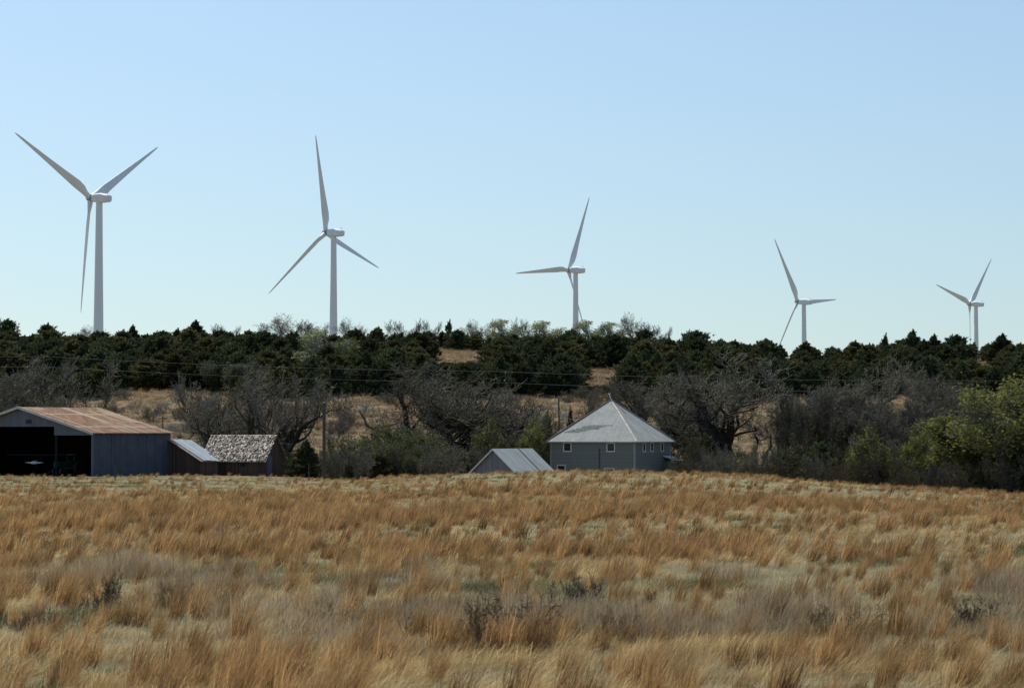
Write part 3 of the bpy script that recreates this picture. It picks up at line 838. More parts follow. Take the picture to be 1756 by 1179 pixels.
for j, (nm, lbw) in enumerate((('power_line', 'upper pale wire strung across the hill in front of the cedars'), ('power_line', 'lower pale wire strung across the hill in front of the cedars'))):
    pts = []
    for a, b in zip(PL[:-1], PL[1:]):
        pa = Vector(((a[0] - CX) / F * a[1], a[1] - 0.14, zrow(a[2 + j], a[1]) + 0.0)); pb_ = Vector(((b[0] - CX) / F * b[1], b[1] - 0.14, zrow(b[2 + j], b[1])))
        for k in range(16):
            t = k / 16
            p = pa.lerp(pb_, t); p.z -= 4 * t * (1 - t) * 0.45
            pts.append(p)
    pts.append(pb_)
    tag(MB().tube(pts, [0.009] * len(pts), 5).build(nm, M_WIRE, uv=False), lbw, 'power line', 'power lines crossing the hillside')

post0 = None
for px, D, hh, ln, lb_ in ((198, 205, 1.45, 0.12, 'thin leaning fence stake standing in the grass in front of the barn wall'),
                       (530, 252, 1.7, 0.0, 'grey fence post at the foot of the dark cedar beside the wooden pole'),
                       (584, 250, 2.1, 0.05, 'grey fence post in front of the brush, just past the wooden pole'),
                       (611, 245, 1.2, -0.05, 'short fence post in front of the brush thicket')):
    b = at(px, D)
    o = MB().tube([(0, 0, -0.3), (ln * 0.4, 0, hh * 0.5), (ln, 0, hh)], [0.07, 0.06, 0.05], 7).build('fence_post', M_WOOD)
    o.location = b
    tag(o, lb_, 'fence post', 'fence posts at the field edge')

# ------------------------------------------------------------------ plants: builders
def tubes(P, Qp, r1, r2, n=3):
    P = np.asarray(P, float); Qp = np.asarray(Qp, float); r1 = np.asarray(r1, float)[:, None, None]; r2 = np.asarray(r2, float)[:, None, None]
    d = Qp - P; L = np.linalg.norm(d, axis=1, keepdims=True); d = d / np.maximum(L, 1e-9)
    ref = np.where(np.abs(d[:, 2:3]) < 0.9, np.array([[0, 0, 1.0]]), np.array([[1.0, 0, 0]]))
    u = np.cross(d, ref); u /= np.linalg.norm(u, axis=1, keepdims=True); v = np.cross(d, u)
    a = np.arange(n) * 2 * np.pi / n
    ring = u[:, None, :] * np.cos(a)[None, :, None] + v[:, None, :] * np.sin(a)[None, :, None]
    V = np.concatenate([P[:, None, :] + ring * r1, Qp[:, None, :] + ring * r2], 1).reshape(-1, 3)
    b = np.arange(len(P))[:, None] * 2 * n
    Fq = np.concatenate([np.stack([b + k, b + (k + 1) % n, b + n + (k + 1) % n, b + n + k], -1) for k in range(n)], 1).reshape(-1, 4)
    return V, Fq

def leaf_quads(C, size, rng, flat=0.0, aspect=0.6):
    n = len(C)
    a = rng.randn(n, 3); a[:, 2] *= (1 - flat); a /= np.linalg.norm(a, axis=1, keepdims=True)
    b = np.cross(a, rng.randn(n, 3)); b /= np.linalg.norm(b, axis=1, keepdims=True)
    s = (size * (0.6 + 0.8 * rng.rand(n)))[:, None]
    V = np.stack([C - a * s, C + b * s * aspect, C + a * s, C - b * s * aspect], 1).reshape(-1, 3)
    return V, np.arange(4 * n).reshape(-1, 4)

def unit(v):
    l = math.sqrt(v[0] ** 2 + v[1] ** 2 + v[2] ** 2) or 1.0
    return (v[0] / l, v[1] / l, v[2] / l)

class Skel:
    def __init__(s, seed): s.r = random.Random(seed); s.seg = {}
    def grow(s, p, d, L, r, lev, sp):
        n = sp['n'][lev]; r_end = r * sp['taper'][lev]; w_ = sp['wander'][lev]; up = sp['up'][lev]
        rnd = s.r.gauss
        step = L / n
        kids = sp['kids'][lev] if lev < len(sp['kids']) else 0
        acc = 0.0
        out = s.seg.setdefault(lev, [])
        wx_ = sp.get('wind', 0) * (0.15 if lev >= 2 else 0.03)
        start = sp['start'][lev]
        for i in range(n):
            d = unit((d[0] + rnd(0, w_) + wx_, d[1] + rnd(0, w_), d[2] + rnd(0, w_) * 0.8 + up))
            q = (p[0] + d[0] * step, p[1] + d[1] * step, p[2] + d[2] * step)
            ra = r + (r_end - r) * i / n; rb = r + (r_end - r) * (i + 1) / n
            out.append((p, q, ra, rb))
            p = q
            t = (i + 1) / n
            if kids and t >= start:
                acc += kids / max(1, round(n * (1 - start) + 0.5))
                while acc >= 1:
                    acc -= 1
                    s.child(p, d, L, rb, lev, sp, t)
        return p
    def child(s, p, d, L, r, lev, sp, t):
        rr = s.r
        ang = R(rr.uniform(*sp['ang'][lev]))
        x = unit((rr.gauss(0, 1), rr.gauss(0, 1), rr.gauss(0, 1)))
        k = x[0] * d[0] + x[1] * d[1] + x[2] * d[2]
        x = unit((x[0] - k * d[0], x[1] - k * d[1], x[2] - k * d[2]))
        c, sn = math.cos(ang), math.sin(ang)
        nd = (d[0] * c + x[0] * sn, d[1] * c + x[1] * sn, d[2] * c + x[2] * sn)
        l2 = L * sp['len'][lev] * rr.uniform(0.7, 1.25) * (1.15 - 0.4 * t)
        s.grow(p, unit(nd), l2, max(r * sp['rad'][lev], sp['rmin']), lev + 1, sp)

OAK = dict(n=[3, 10, 7, 6, 4], taper=[0.85, 0.30, 0.35, 0.4, 0.5], wander=[0.12, 0.30, 0.34, 0.34, 0.34], up=[0.05, 0.07, 0.15, 0.16, 0.12],
           kids=[7, 11, 10, 10], start=[0.3, 0.3, 0.2, 0.1, 1], ang=[(38, 72), (30, 65), (30, 70), (25, 70)], len=[2.8, 0.46, 0.5, 0.55],
           rad=[0.66, 0.5, 0.42, 0.5], rmin=0.014)
UPR = dict(n=[6, 7, 5, 4, 3], taper=[0.4, 0.35, 0.4, 0.4, 0.5], wander=[0.10, 0.18, 0.24, 0.26, 0.26], up=[0.05, 0.14, 0.14, 0.12, 0.10],
           kids=[10, 9, 8, 6], start=[0.2, 0.2, 0.1, 0.1, 1], ang=[(25, 60), (25, 55), (25, 60), (25, 60)], len=[0.55, 0.50, 0.52, 0.5],
           rad=[0.5, 0.45, 0.45, 0.5], rmin=0.013)
WISP = dict(UPR); WISP['kids'] = [9, 7, 5, 4]; WISP['rmin'] = 0.016
BUSH = dict(n=[5, 5, 4, 2], taper=[0.4, 0.4, 0.4, 0.5], wander=[0.2, 0.25, 0.25, 0.2], up=[0.05, 0.08, 0.08, 0.05],
            kids=[8, 7, 6], start=[0.15, 0.1, 0.1, 1], ang=[(20, 60), (25, 60), (25, 60)], len=[0.55, 0.5, 0.5], rad=[0.55, 0.5, 0.55], rmin=0.016)

HOLD = {}
def plant(key, name, seed, spec, trunks, trunk_len, r0, lv_trunk=2, prune=0.0, twig_m=None, leaf=None, leaf_n=0, leaf_s=0.14, bark=None, spread=0.0, thin=1.0, tip=None):
    """prototype (unlinked): Empty > trunk, crown (> foliage).  returns dict with real size"""
    sk = Skel(seed)
    for k in range(trunks):
        a = 2 * math.pi * (k + sk.r.random() * 0.7) / trunks
        tl_ = 0.05 if trunks == 1 else spread
        d = unit((math.cos(a) * tl_ + (tip or 0), math.sin(a) * tl_, 1))
        off = 0.0 if trunks == 1 else 0.25 * trunk_len * 0.3
        sk.grow((math.cos(a) * off, math.sin(a) * off, -0.3), d, trunk_len * sk.r.uniform(0.8, 1.1), r0 * sk.r.uniform(0.8, 1.1), 0, spec)
    A, B, rng = [], [], np.random.RandomState(seed)
    for lv, sg in sk.seg.items(): (A if lv <= lv_trunk else B).extend(sg)
    if prune:                                             # shaded low twigs have died back
        zt_ = np.percentile([q[1][2] for q in B], 97) * prune
        B = [q for q in B if q[1][2] > zt_ * (0.6 + 0.8 * rng.rand())]
        A = [q for q in A if q[1][2] > 0.03 or q[2] > 0.12]
    def mk(sg, n):
        return tubes([q[0] for q in sg], [q[1] for q in sg], [q[2] for q in sg], [q[3] for q in sg], n)
    VA, FA = mk(A, 5); VB, FB = mk(B, 3)
    root = bpy.data.objects.new(name, None)
    o1 = np_mesh('trunk', VA, FA, bark or M_BARK, root, link=False)
    per = 3
    tn_ = np.repeat(rng.rand(len(B)), per)
    o2 = np_mesh('crown', VB, FB, twig_m or M_TWIG, root, link=False, tone=tn_)
    if leaf is not None:
        ends = np.array([q[1] for q in B]); sel = ends[rng.randint(0, len(ends), leaf_n)]
        # leaves gather in clumps, leaving gaps
        cl = np.sin(sel[:, 0] * 1.9 + seed) + np.sin(sel[:, 1] * 1.7) + np.sin(sel[:, 2] * 2.3 + 1)
        sel = sel[cl > rng.randn(len(sel)) * 0.9 - 0.5 * thin]
        sel = sel + rng.randn(len(sel), 3) * 0.18
        VL, FL = leaf_quads(sel, leaf_s, rng)
        o3 = np_mesh('foliage', VL, FL, leaf, o2, link=False, tone=rng.rand(len(FL)))
    allv = np.concatenate([VA, VB])
    lo_, hi_ = np.percentile(allv, 2.5, axis=0), np.percentile(allv, 97.5, axis=0)
    HOLD[key] = dict(o=root, w=max(hi_[0] - lo_[0], 0.1), wy=hi_[1] - lo_[1], h=np.percentile(allv[:, 2], 98.8), cx=(hi_[0] + lo_[0]) / 2)
    pass
    return HOLD[key]

def put(key, px, D, w_, h_, label, cat, group=None, rz=0.0, sink=0.15, name=None, flip=False):
    """w_, h_ in metres"""
    P = HOLD[key]
    sx = w_ / P['w']; sz = h_ / P['h']
    x = (px - CX) / F * D
    c = copy_tree(P['o'])
    off = -P['cx'] * sx * (-1 if flip else 1) if rz == 0.0 else 0.0
    x += off
    c.location = (x, D, hz(x, D) - sink); c.rotation_euler = (0, 0, rz + (math.pi if flip else 0))
    c.scale = (sx, (sx + sz) / 2, sz)
    if name: c.name = name
    tag(c, label, cat, group)
    return c

def M(px_w, D): return px_w / F * D                # metres for a width in photo pixels at distance D
def hgt(px, D, ytop): return zrow(ytop, D) - hz((px - CX) / F * D, D)

# cedar builder
def cedar(key, seed, Hc=7.0, Rm=2.4, prof='round', nb=130, dens=12, mat=None, lean=0.5, ragged=0.35):
    rng = np.random.RandomState(seed)
    C, Dd = [], []
    az_k = rng.rand(6) * 6.28
    for b in range(nb):
        t = rng.rand() ** 0.9 * 0.96 + 0.04
        az = rng.rand() * 6.28
        if prof == 'round': rr = Rm * min(1, (t / 0.08) ** 0.4) * (1 - t) ** 0.6 * 1.12
        elif prof == 'cone': rr = Rm * min(1, (t / 0.10) ** 0.5) * (1 - t) ** 0.9 * 1.1
        else: rr = Rm * (0.55 + 0.45 * math.sin(t * 9 + az_k[0])) * (1 - t) ** 0.6
        rr *= 1 + ragged * (math.sin(2 * az + az_k[1] + 5 * t) * 0.6 + rng.randn() * 0.5)
        rr = max(rr, 0.15)
        z0 = (t - 0.03) * Hc * 0.93
        rise = 0.0 + 0.75 * t
        nsp = max(3, int(dens * (0.5 + rr / Rm)))
        s = rng.rand(nsp) ** 0.6
        px = math.cos(az) * rr * s; py = math.sin(az) * rr * s
        pz = z0 + rise * rr * s + rng.randn(nsp) * 0.12
        px = px + lean * (pz / Hc) ** 2
        C.append(np.stack([px + rng.randn(nsp) * 0.12, py + rng.randn(nsp) * 0.12, pz], -1))
        dd = np.stack([np.full(nsp, math.cos(az)), np.full(nsp, math.sin(az)), np.full(nsp, 0.7 + t)], -1) + np.array([0.35, 0, 0])
        Dd.append(dd)
    for q in range(rng.randint(4, 8)):                   # upright side tips make a ragged outline
        az = rng.rand() * 6.28; r_ = Rm * rng.uniform(0.15, 0.6); zt = Hc * (1 - 0.75 * (r_ / Rm)) * rng.uniform(0.85, 1.02)
        n = 16; z = np.linspace(zt - 1.1, zt, n)
        C.append(np.stack([r_ * math.cos(az) + lean * (z / Hc) ** 2 + 0.18 * (z - zt + 1.1) + rng.randn(n) * 0.10 * (zt - z + 0.1), r_ * math.sin(az) + rng.randn(n) * 0.10 * (zt - z + 0.1), z], -1))
        Dd.append(np.tile([0.5, 0, 1.5], (n, 1)))
    # leader
    n = 14; z = np.linspace(0.8, 1.0, n) * Hc
    C.append(np.stack([lean * (z / Hc) ** 2, np.zeros(n), z], -1)); Dd.append(np.tile([0.25, 0, 1.6], (n, 1)))
    C = np.concatenate(C); Dd = np.concatenate(Dd)
    rep = 4
    C = np.repeat(C, rep, 0); Dd = np.repeat(Dd, rep, 0) + rng.randn(len(C), 3) * 0.45
    Dd /= np.linalg.norm(Dd, axis=1, keepdims=True)
    C = C + rng.randn(len(C), 3) * 0.10
    side = np.cross(Dd, rng.randn(len(C), 3)); side /= np.linalg.norm(side, axis=1, keepdims=True)
    ln = (0.22 + 0.25 * rng.rand(len(C)))[:, None]; wd = (0.07 + 0.06 * rng.rand(len(C)))[:, None]
    V = np.stack([C - side * wd, C + side * wd, C + Dd * ln + side * wd * 0.4, C + Dd * ln - side * wd * 0.4], 1).reshape(-1, 3)
    root = bpy.data.objects.new('cedar_tree', None)
    MBt = MB().tube([(0, 0, -0.4), (0.05, 0, Hc * 0.3), (lean * 0.3, 0, Hc * 0.6), (lean * 0.85, 0, Hc * 0.93)], [0.16, 0.12, 0.08, 0.02], 6)
    MBt.build('trunk', M_BARK, root, link=False, uv=False)
    np_mesh('crown', V, np.arange(len(V)).reshape(-1, 4), mat or M_NEEDLE, root, link=False, tone=rng.rand(len(C)))
    HOLD[key] = dict(o=root, w=2 * Rm * 0.95, h=V[:, 2].max(), cx=lean * 0.3)

cedar('c1', 1, 6.5, 2.6, 'round'); cedar('c2', 2, 7.0, 2.3, 'round', mat=M_NEEDLE_B); cedar('c3', 3, 7.0, 2.3, 'cone', nb=130)
cedar('c4', 4, 6.0, 2.8, 'round', ragged=0.5, lean=0.9); cedar('c5', 5, 7.5, 2.0, 'rag', nb=60, dens=10, lean=0.8, ragged=0.4); cedar('c6', 6, 6.8, 2.5, 'round', mat=M_NEEDLE_B, ragged=0.45)

# --- cedars on the hillside
CLEAR = [(790, 609, 34, 12), (1037, 651, 18, 8), (1415, 608, 15, 8), (1462, 611, 9, 4), (1692, 622, 9, 4), (1345, 612, 12, 4)]
GR_C = 'cedars covering the hillside'
SPECIAL = [  # px, ytop, D, width px, kind, label
    (8, 543, 520, 40, 'c4', 'ragged dark cedar rising on the skyline at the left edge of the hill'),
    (78, 550, 520, 46, 'c6', 'ragged cedar on the skyline just left of the largest turbine'),
    (225, 553, 522, 34, 'c3', 'pointed cedar on the skyline just right of the largest turbine tower'),
    (332, 545, 520, 48, 'c3', 'tall cedar on the skyline halfway between the two left turbines'),
    (606, 560, 522, 42, 'c1', 'rounded cedar on the skyline immediately right of the second turbine tower'),
    (645, 557, 520, 44, 'c2', 'dense rounded cedar on the skyline a little beyond the second turbine'),
    (768, 545, 528, 22, 'c5', 'thin spindly cedar poking up on the skyline above the tan clearing'),
    (978, 560, 520, 36, 'c1', 'dense cedar on the skyline at the foot of the middle turbine'),
    (1103, 561, 520, 38, 'c4', 'wind bent cedar on the skyline beside the pale leafing trees'),
    (1188, 563, 515, 62, 'c4', 'broad ragged cedar on the skyline above the bare snag'),
    (1258, 579, 505, 40, 'c6', 'cedar standing apart on the low skyline above the widest bare tree'),
    (1310, 578, 510, 50, 'c1', 'cedar on the skyline just left of the fourth turbine'),
    (1380, 582, 508, 40, 'c2', 'small cedar on the skyline at the foot of the fourth turbine'),
    (1464, 580, 510, 44, 'c6', 'low cedar on the skyline a little right of the fourth turbine'),
    (1517, 568, 512, 20, 'c5', 'thin pale cedar poking up on the skyline left of the tallest pointed cedar'),
    (1563, 561, 505, 48, 'c3', 'tallest pointed cedar on the skyline between the two right turbines'),
    (1600, 569, 508, 42, 'c3', 'pointed cedar on the skyline right beside the tallest one'),
    (1636, 570, 507, 50, 'c4', 'dense cedar on the skyline just left of the last turbine'),
    (1716, 568, 503, 58, 'c3', 'broad cone shaped cedar on the skyline right of the last turbine'),
    (1752, 588, 505, 40, 'c2', 'low cedar on the skyline at the right edge of the photo'),
]
for (px, yt, D, wp, k, lbl) in SPECIAL:
    put(k, px, D, M(wp, D) * 1.05, hgt(px, D, yt), lbl, 'cedar tree', GR_C)
rs = random.Random(11)
cands = []
row_d = 403.0
while row_d < 542:
    px = -420 + rs.uniform(0, 40)
    while px < 2150:
        D = row_d + rs.uniform(-4, 4)
        x = (px - CX) / F * D
        hh = rs.uniform(4.2, 7.2) * (1.05 if px < 1150 else 0.95); ww = hh * rs.uniform(0.85, 1.15)
        if row_d > 500: hh = rs.uniform(3.6, 5.2) if px < 1150 else rs.uniform(3.4, 5.4); ww = hh * rs.uniform(0.8, 1.2)
        zt_ = HY - F * (hz(x, D) + hh - EYE) / D; zb_ = HY - F * (hz(x, D) - EYE) / D
        ok = True
        for (cx_, cy_, a_, b_) in CLEAR:
            if abs(px - cx_) < a_ + ww / D * F * 0.30 and zt_ < cy_ + b_ * 0.8 and zb_ > cy_ - b_ and D < 524:
                if zb_ > cy_ + b_ + 12 and D < 500:          # short enough to see the clearing over it
                    hh = max(1.6, (zrow(cy_ + b_ * 0.8, D) - hz(x, D))); ww = min(ww, hh * 1.3)
                else: ok = False
        if D < 408 and (180 < px < 330) and zb_ > 660: ok = False
        if ok: cands.append((px, D, hh, ww, rs.choice(['c1', 'c3', 'c2', 'c3', 'c3', 'c4', 'c4', 'c6', 'c6', 'c5']), zt_))
        px += ww / D * F * rs.uniform(0.60, 0.85)
    row_d += 9 if row_d < 430 else 12
inview = [c for c in cands if -20 < c[0] < 1776]
inview.sort(key=lambda c: c[1])
print('cedar candidates', len(cands), 'in view', len(inview))
NIND = 300 - len(SPECIAL) - 9
# nearest rows first, then the skyline row
front = inview[:NIND - 60]; back = inview[NIND - 60:]
back.sort(key=lambda c: -c[1])
ind = front + back[:60]; rest = back[60:] + [c for c in cands if not (-20 < c[0] < 1776)]
ZONES = [(120, 'left of the largest turbine'), (260, 'below the largest turbine'), (480, 'between the two left turbines'), (660, 'below the second turbine'),
         (900, 'between the second and middle turbines'), (1060, 'below the middle turbine'), (1290, 'between the middle and fourth turbines'),
         (1460, 'below the fourth turbine'), (1620, 'between the two right turbines'), (9999, 'below the last turbine')]
def zone(px): return [z_ for lim, z_ in ZONES if px < lim][0]
def mid_label(c):
    row_ = 'lowest rows' if c[1] < 416 else ('middle rows' if c[1] < 470 else 'upper rows')
    return 'dark cedar in the %s of the wood, %s' % (row_, zone(c[0]))
for c in ind:
    px, D, hh, ww, k, _ = c
    put(k, px, D, ww, hh, mid_label(c), 'cedar tree', 'cedars packed in the hillside wood', rz=rs.uniform(0.01, 0.7) * rs.choice([-1, 1]))
# the remaining ones: one mass
def gn_scatter(name, pts, rot, scl, idx_, objs, mat_label, cat, realize=False):
    me = bpy.data.meshes.new(name)
    me.vertices.add(len(pts)); me.vertices.foreach_set('co', np.asarray(pts, np.float32).ravel())
    a = me.attributes.new('rot', 'FLOAT_VECTOR', 'POINT'); a.data.foreach_set('vector', np.asarray(rot, np.float32).ravel())
    a = me.attributes.new('scl', 'FLOAT_VECTOR', 'POINT'); a.data.foreach_set('vector', np.asarray(scl, np.float32).ravel())
    a = me.attributes.new('idx', 'INT', 'POINT'); a.data.foreach_set('value', np.asarray(idx_, np.int32).ravel())
    o = bpy.data.objects.new(name, me); COL.objects.link(o)
    coll = bpy.data.collections.new(name + '_source')
    for i, ob in enumerate(objs):
        ob.name = '%s_source_%02d' % (name, i)
        coll.objects.link(ob)
    ng = bpy.data.node_groups.new(name, 'GeometryNodeTree')
    ng.interface.new_socket('Geometry', in_out='INPUT', socket_type='NodeSocketGeometry')
    ng.interface.new_socket('Geometry', in_out='OUTPUT', socket_type='NodeSocketGeometry')
    gi = ng.nodes.new('NodeGroupInput'); go = ng.nodes.new('NodeGroupOutput')
    ci = ng.nodes.new('GeometryNodeCollectionInfo'); ci.inputs['Collection'].default_value = coll
    ci.inputs['Separate Children'].default_value = True; ci.inputs['Reset Children'].default_value = True
    ip = ng.nodes.new('GeometryNodeInstanceOnPoints'); ip.inputs['Pick Instance'].default_value = True
    def na(nm, t_):
        n_ = ng.nodes.new('GeometryNodeInputNamedAttribute'); n_.data_type = t_; n_.inputs['Name'].default_value = nm
        return [s_ for s_ in n_.outputs if s_.enabled][0]
    L_ = ng.links.new
    L_(gi.outputs[0], ip.inputs['Points']); L_(ci.outputs[0], ip.inputs['Instance'])
    L_(na('idx', 'INT'), ip.inputs['Instance Index']); L_(na('scl', 'FLOAT_VECTOR'), ip.inputs['Scale'])
    er = ng.nodes.new('FunctionNodeEulerToRotation'); L_(na('rot', 'FLOAT_VECTOR'), er.inputs[0]); L_(er.outputs[0], ip.inputs['Rotation'])
    L_(ip.outputs[0], go.inputs[0])
    md = o.modifiers.new('scatter', 'NODES'); md.node_group = ng
    me.materials.append(objs[0].data.materials[0])
    return tag(o, mat_label, cat, kind='stuff')

crown_objs = {}
keys = ['c1', 'c2', 'c3', 'c4', 'c5', 'c6']
src = []
for k in keys:
    ch = [c for c in HOLD[k]['o'].children if c.name.startswith('crown')][0]
    o = bpy.data.objects.new('s', ch.data); src.append(o)
P_, R_, S2_, I_ = [], [], [], []
for c in rest:
    px, D, hh, ww, k, _ = c
    x = (px - CX) / F * D
    P_.append((x, D, hz(x, D) - 0.15)); R_.append((0, 0, rs.uniform(-0.7, 0.7))); s = ww / HOLD[k]['w']; S2_.append((s, s, hh / HOLD[k]['h'])); I_.append(keys.index(k))
if P_: gn_scatter('cedar_wood', P_, R_, S2_, I_, src, 'the rest of the dark cedar wood filling in the upper hillside', 'cedar wood')

# --- prototypes of broadleaf plants
plant('oakA', 'bare_tree', 102, OAK, 2, 1.8, 0.36, spread=0.5, prune=0.58)
plant('oakB', 'bare_tree', 101, OAK, 1, 1.8, 0.38, prune=0.45)
plant('oakC', 'bare_tree', 107, OAK, 1, 1.8, 0.38, prune=0.58)
plant('oakD', 'bare_tree', 111, OAK, 1, 1.8, 0.36, prune=0.58)
plant('denA', 'bare_tree', 114, OAK, 2, 1.8, 0.30, spread=0.5, prune=0.25)
plant('denB', 'bare_tree', 112, OAK, 2, 1.8, 0.28, spread=0.5, prune=0.25)
plant('uprA', 'bare_tree', 31, UPR, 1, 6.0, 0.20, lv_trunk=1)
plant('uprB', 'bare_tree', 32, UPR, 3, 4.6, 0.14, lv_trunk=1, spread=0.45)
plant('wis', 'bare_tree', 34, WISP, 3, 4.4, 0.12, lv_trunk=1, spread=0.45)
plant('uprP', 'bare_tree', 33, WISP, 2, 4.4, 0.14, lv_trunk=1, spread=0.35, twig_m=M_TWIG_PALE)
plant('palT', 'leafing_tree', 35, WISP, 2, 4.4, 0.13, lv_trunk=1, spread=0.4, twig_m=M_TWIG_PALE, leaf=M_LEAF_PALE, leaf_n=3200, leaf_s=0.11)
plant('grT', 'leafing_tree', 36, WISP, 3, 3.4, 0.11, lv_trunk=1, spread=0.6, leaf=M_LEAF_GREY, leaf_n=5000, leaf_s=0.10)
plant('yg', 'leafing_tree', 41, OAK, 3, 1.5, 0.22, spread=0.7, leaf=M_LEAF_YG, leaf_n=90000, leaf_s=0.078)
plant('yg2', 'leafing_tree', 42, UPR, 3, 4.0, 0.16, lv_trunk=1, spread=0.9, leaf=M_LEAF_YG, leaf_n=9000, leaf_s=0.075)
plant('olT', 'leafing_shrub', 43, BUSH, 7, 2.8, 0.06, lv_trunk=0, spread=0.7, leaf=M_LEAF_OL, leaf_n=7000, leaf_s=0.085)
plant('bsh', 'bare_shrub', 44, BUSH, 8, 2.6, 0.05, lv_trunk=0, spread=0.8)
plant('bshD', 'bare_shrub', 45, BUSH, 9, 2.6, 0.05, lv_trunk=0, spread=0.9, twig_m=M_BRUSH_D, leaf=M_LEAF_OL, leaf_n=1500, leaf_s=0.08)
plant('bshP', 'bare_shrub', 46, BUSH, 8, 2.4, 0.04, lv_trunk=0, spread=0.8, twig_m=M_TWIG_PALE)

def tree(key, px, D, ytop, wpx, label, cat='bare tree', group=None, **kw):
    return put(key, px, D, M(wpx, D), hgt(px, D, ytop) + kw.get('sink', 0.15), label, cat, group, **kw)
GB = 'leafless trees in the valley behind the farm'
tree('denA', 72, 322, 628, 195, 'grey round crowned bare tree rising behind the barn roof', group=GB)
tree('denB', -8, 318, 650, 90, 'slender grey bare tree at the left photo edge behind the barn', group=GB)
tree('oakC', 452, 300, 645, 235, 'wide dark bare tree with tangled limbs behind the shingled shed', group=GB)
tree('denB', 380, 318, 668, 130, 'lower grey bare tree rising behind the pale blue sheet roof', group=GB)
tree('oakA', 795, 300, 640, 265, 'crooked wide bare tree with twisted black limbs left of the house', group=GB)
tree('uprA', 1085, 312, 655, 120, 'slender bare tree just behind the right slope of the house roof', group=GB)
tree('oakD', 1285, 300, 622, 330, 'widest and tallest bare tree, dark trunk forked low, right of the house', group=GB, flip=True)
tree('denA', 1190, 318, 648, 120, 'grey bare tree filling the gap between the house and the widest one', group=GB)
tree('denB', 1430, 302, 645, 190, 'bare tree with drooping grey twigs just right of the widest one', group=GB, flip=True)
tree('denB', 1500, 300, 672, 130, 'grey bare tree thicket above the small yellow green tree', group=GB)
tree('denA', 1590, 305, 680, 130, 'grey bare tree between the small and the large yellow green trees', group=GB)
tree('denB', 1660, 312, 660, 150, 'grey bare tree standing behind the large yellow green tree', group=GB)
tree('uprB', 1378, 296, 672, 110, 'multi stemmed grey bare tree in front of the drooping one', group=GB)
tree('uprB', 1035, 330, 672, 70, 'small grey bare tree just behind the top of the house roof', group=GB)
GL = 'leafing trees and shrubs'
tree('yg', 1760, 268, 680, 295, 'large rounded yellow green leafing tree at the right photo edge', 'leafing tree', GL)
tree('yg2', 1520, 268, 738, 110, 'small sparse yellow green tree with dark leaning stems', 'leafing tree', GL)
tree('yg2', 868, 284, 726, 110, 'bright yellow green small tree directly behind the pale metal shed', 'leafing tree', GL)
tree('olT', 915, 290, 730, 70, 'dull olive shrub between the pale metal shed and the house', 'shrub', GL)
tree('olT', 640, 272, 730, 120, 'olive green leafing thicket right of the bare wooden pole', 'shrub', GL)
tree('olT', 700, 268, 742, 110, 'brownish olive thicket at the middle of the brush line', 'shrub', GL)
tree('olT', 755, 272, 768, 80, 'low olive thicket under the crooked wide bare tree', 'shrub', GL)
# dead snag
b = at(1205, 300); ht = zrow(604, 300) - b.z
sn = empty('dead_tree', b, 0, 'broken dead snag leaning left, poking above the bare trees by the house', 'dead tree')
MB().tube([(0, 0, -0.3), (-0.2, 0, ht * 0.4), (-1.1, 0, ht * 0.72), (-2.3, 0, ht * 0.86), (-3.2, 0, ht * 0.98), (-3.4, 0, ht)], [0.3, 0.26, 0.2, 0.17, 0.13, 0.12], 7).build('trunk', M_BARK, sn)
MB().tube([(-2.3, 0, ht * 0.86), (-1.6, 0.1, ht * 0.90), (-0.9, 0.1, ht * 0.93), (-0.5, 0, ht * 0.96)], [0.1, 0.08, 0.05, 0.02], 5).build('branch', M_BARK, sn)
MB().tube([(-3.0, 0, ht * 0.93), (-3.6, 0, ht * 0.92)], [0.06, 0.02], 5).build('branch', M_BARK, sn)
# low cedars among the farm
for (px, yt, D, wp, k, lbl) in [
    (522, 748, 262, 58, 'c3', 'dark pointed cedar between the shingled shed and the wooden pole'),
    (1204, 738, 290, 60, 'c1', 'dark cedar just right of the house beside the porch'),
    (935, 700, 305, 44, 'c2', 'dark cedar just left of the pole with the transformer'),
    (977, 691, 330, 26, 'c3', 'narrow pointed cedar right of the transformer behind the roof'),
    (1003, 700, 328, 26, 'c3', 'narrow cedar nearest the roof ridge behind the house'),
    (1402, 752, 272, 62, 'c4', 'low dark cedar at the field edge below the bare trees'),
    (1345, 766, 274, 60, 'c1', 'low rounded dark cedar under the long limb of the widest bare tree'),
    (650, 772, 262, 60, 'c6', 'squat dark cedar hidden in the olive thicket'),
    (806, 770, 268, 46, 'c2', 'small dark cedar left of the pale metal shed'),
]:
    put(k, px, D, M(wp, D), hgt(px, D, yt), lbl, 'cedar tree', 'cedars around the farm')
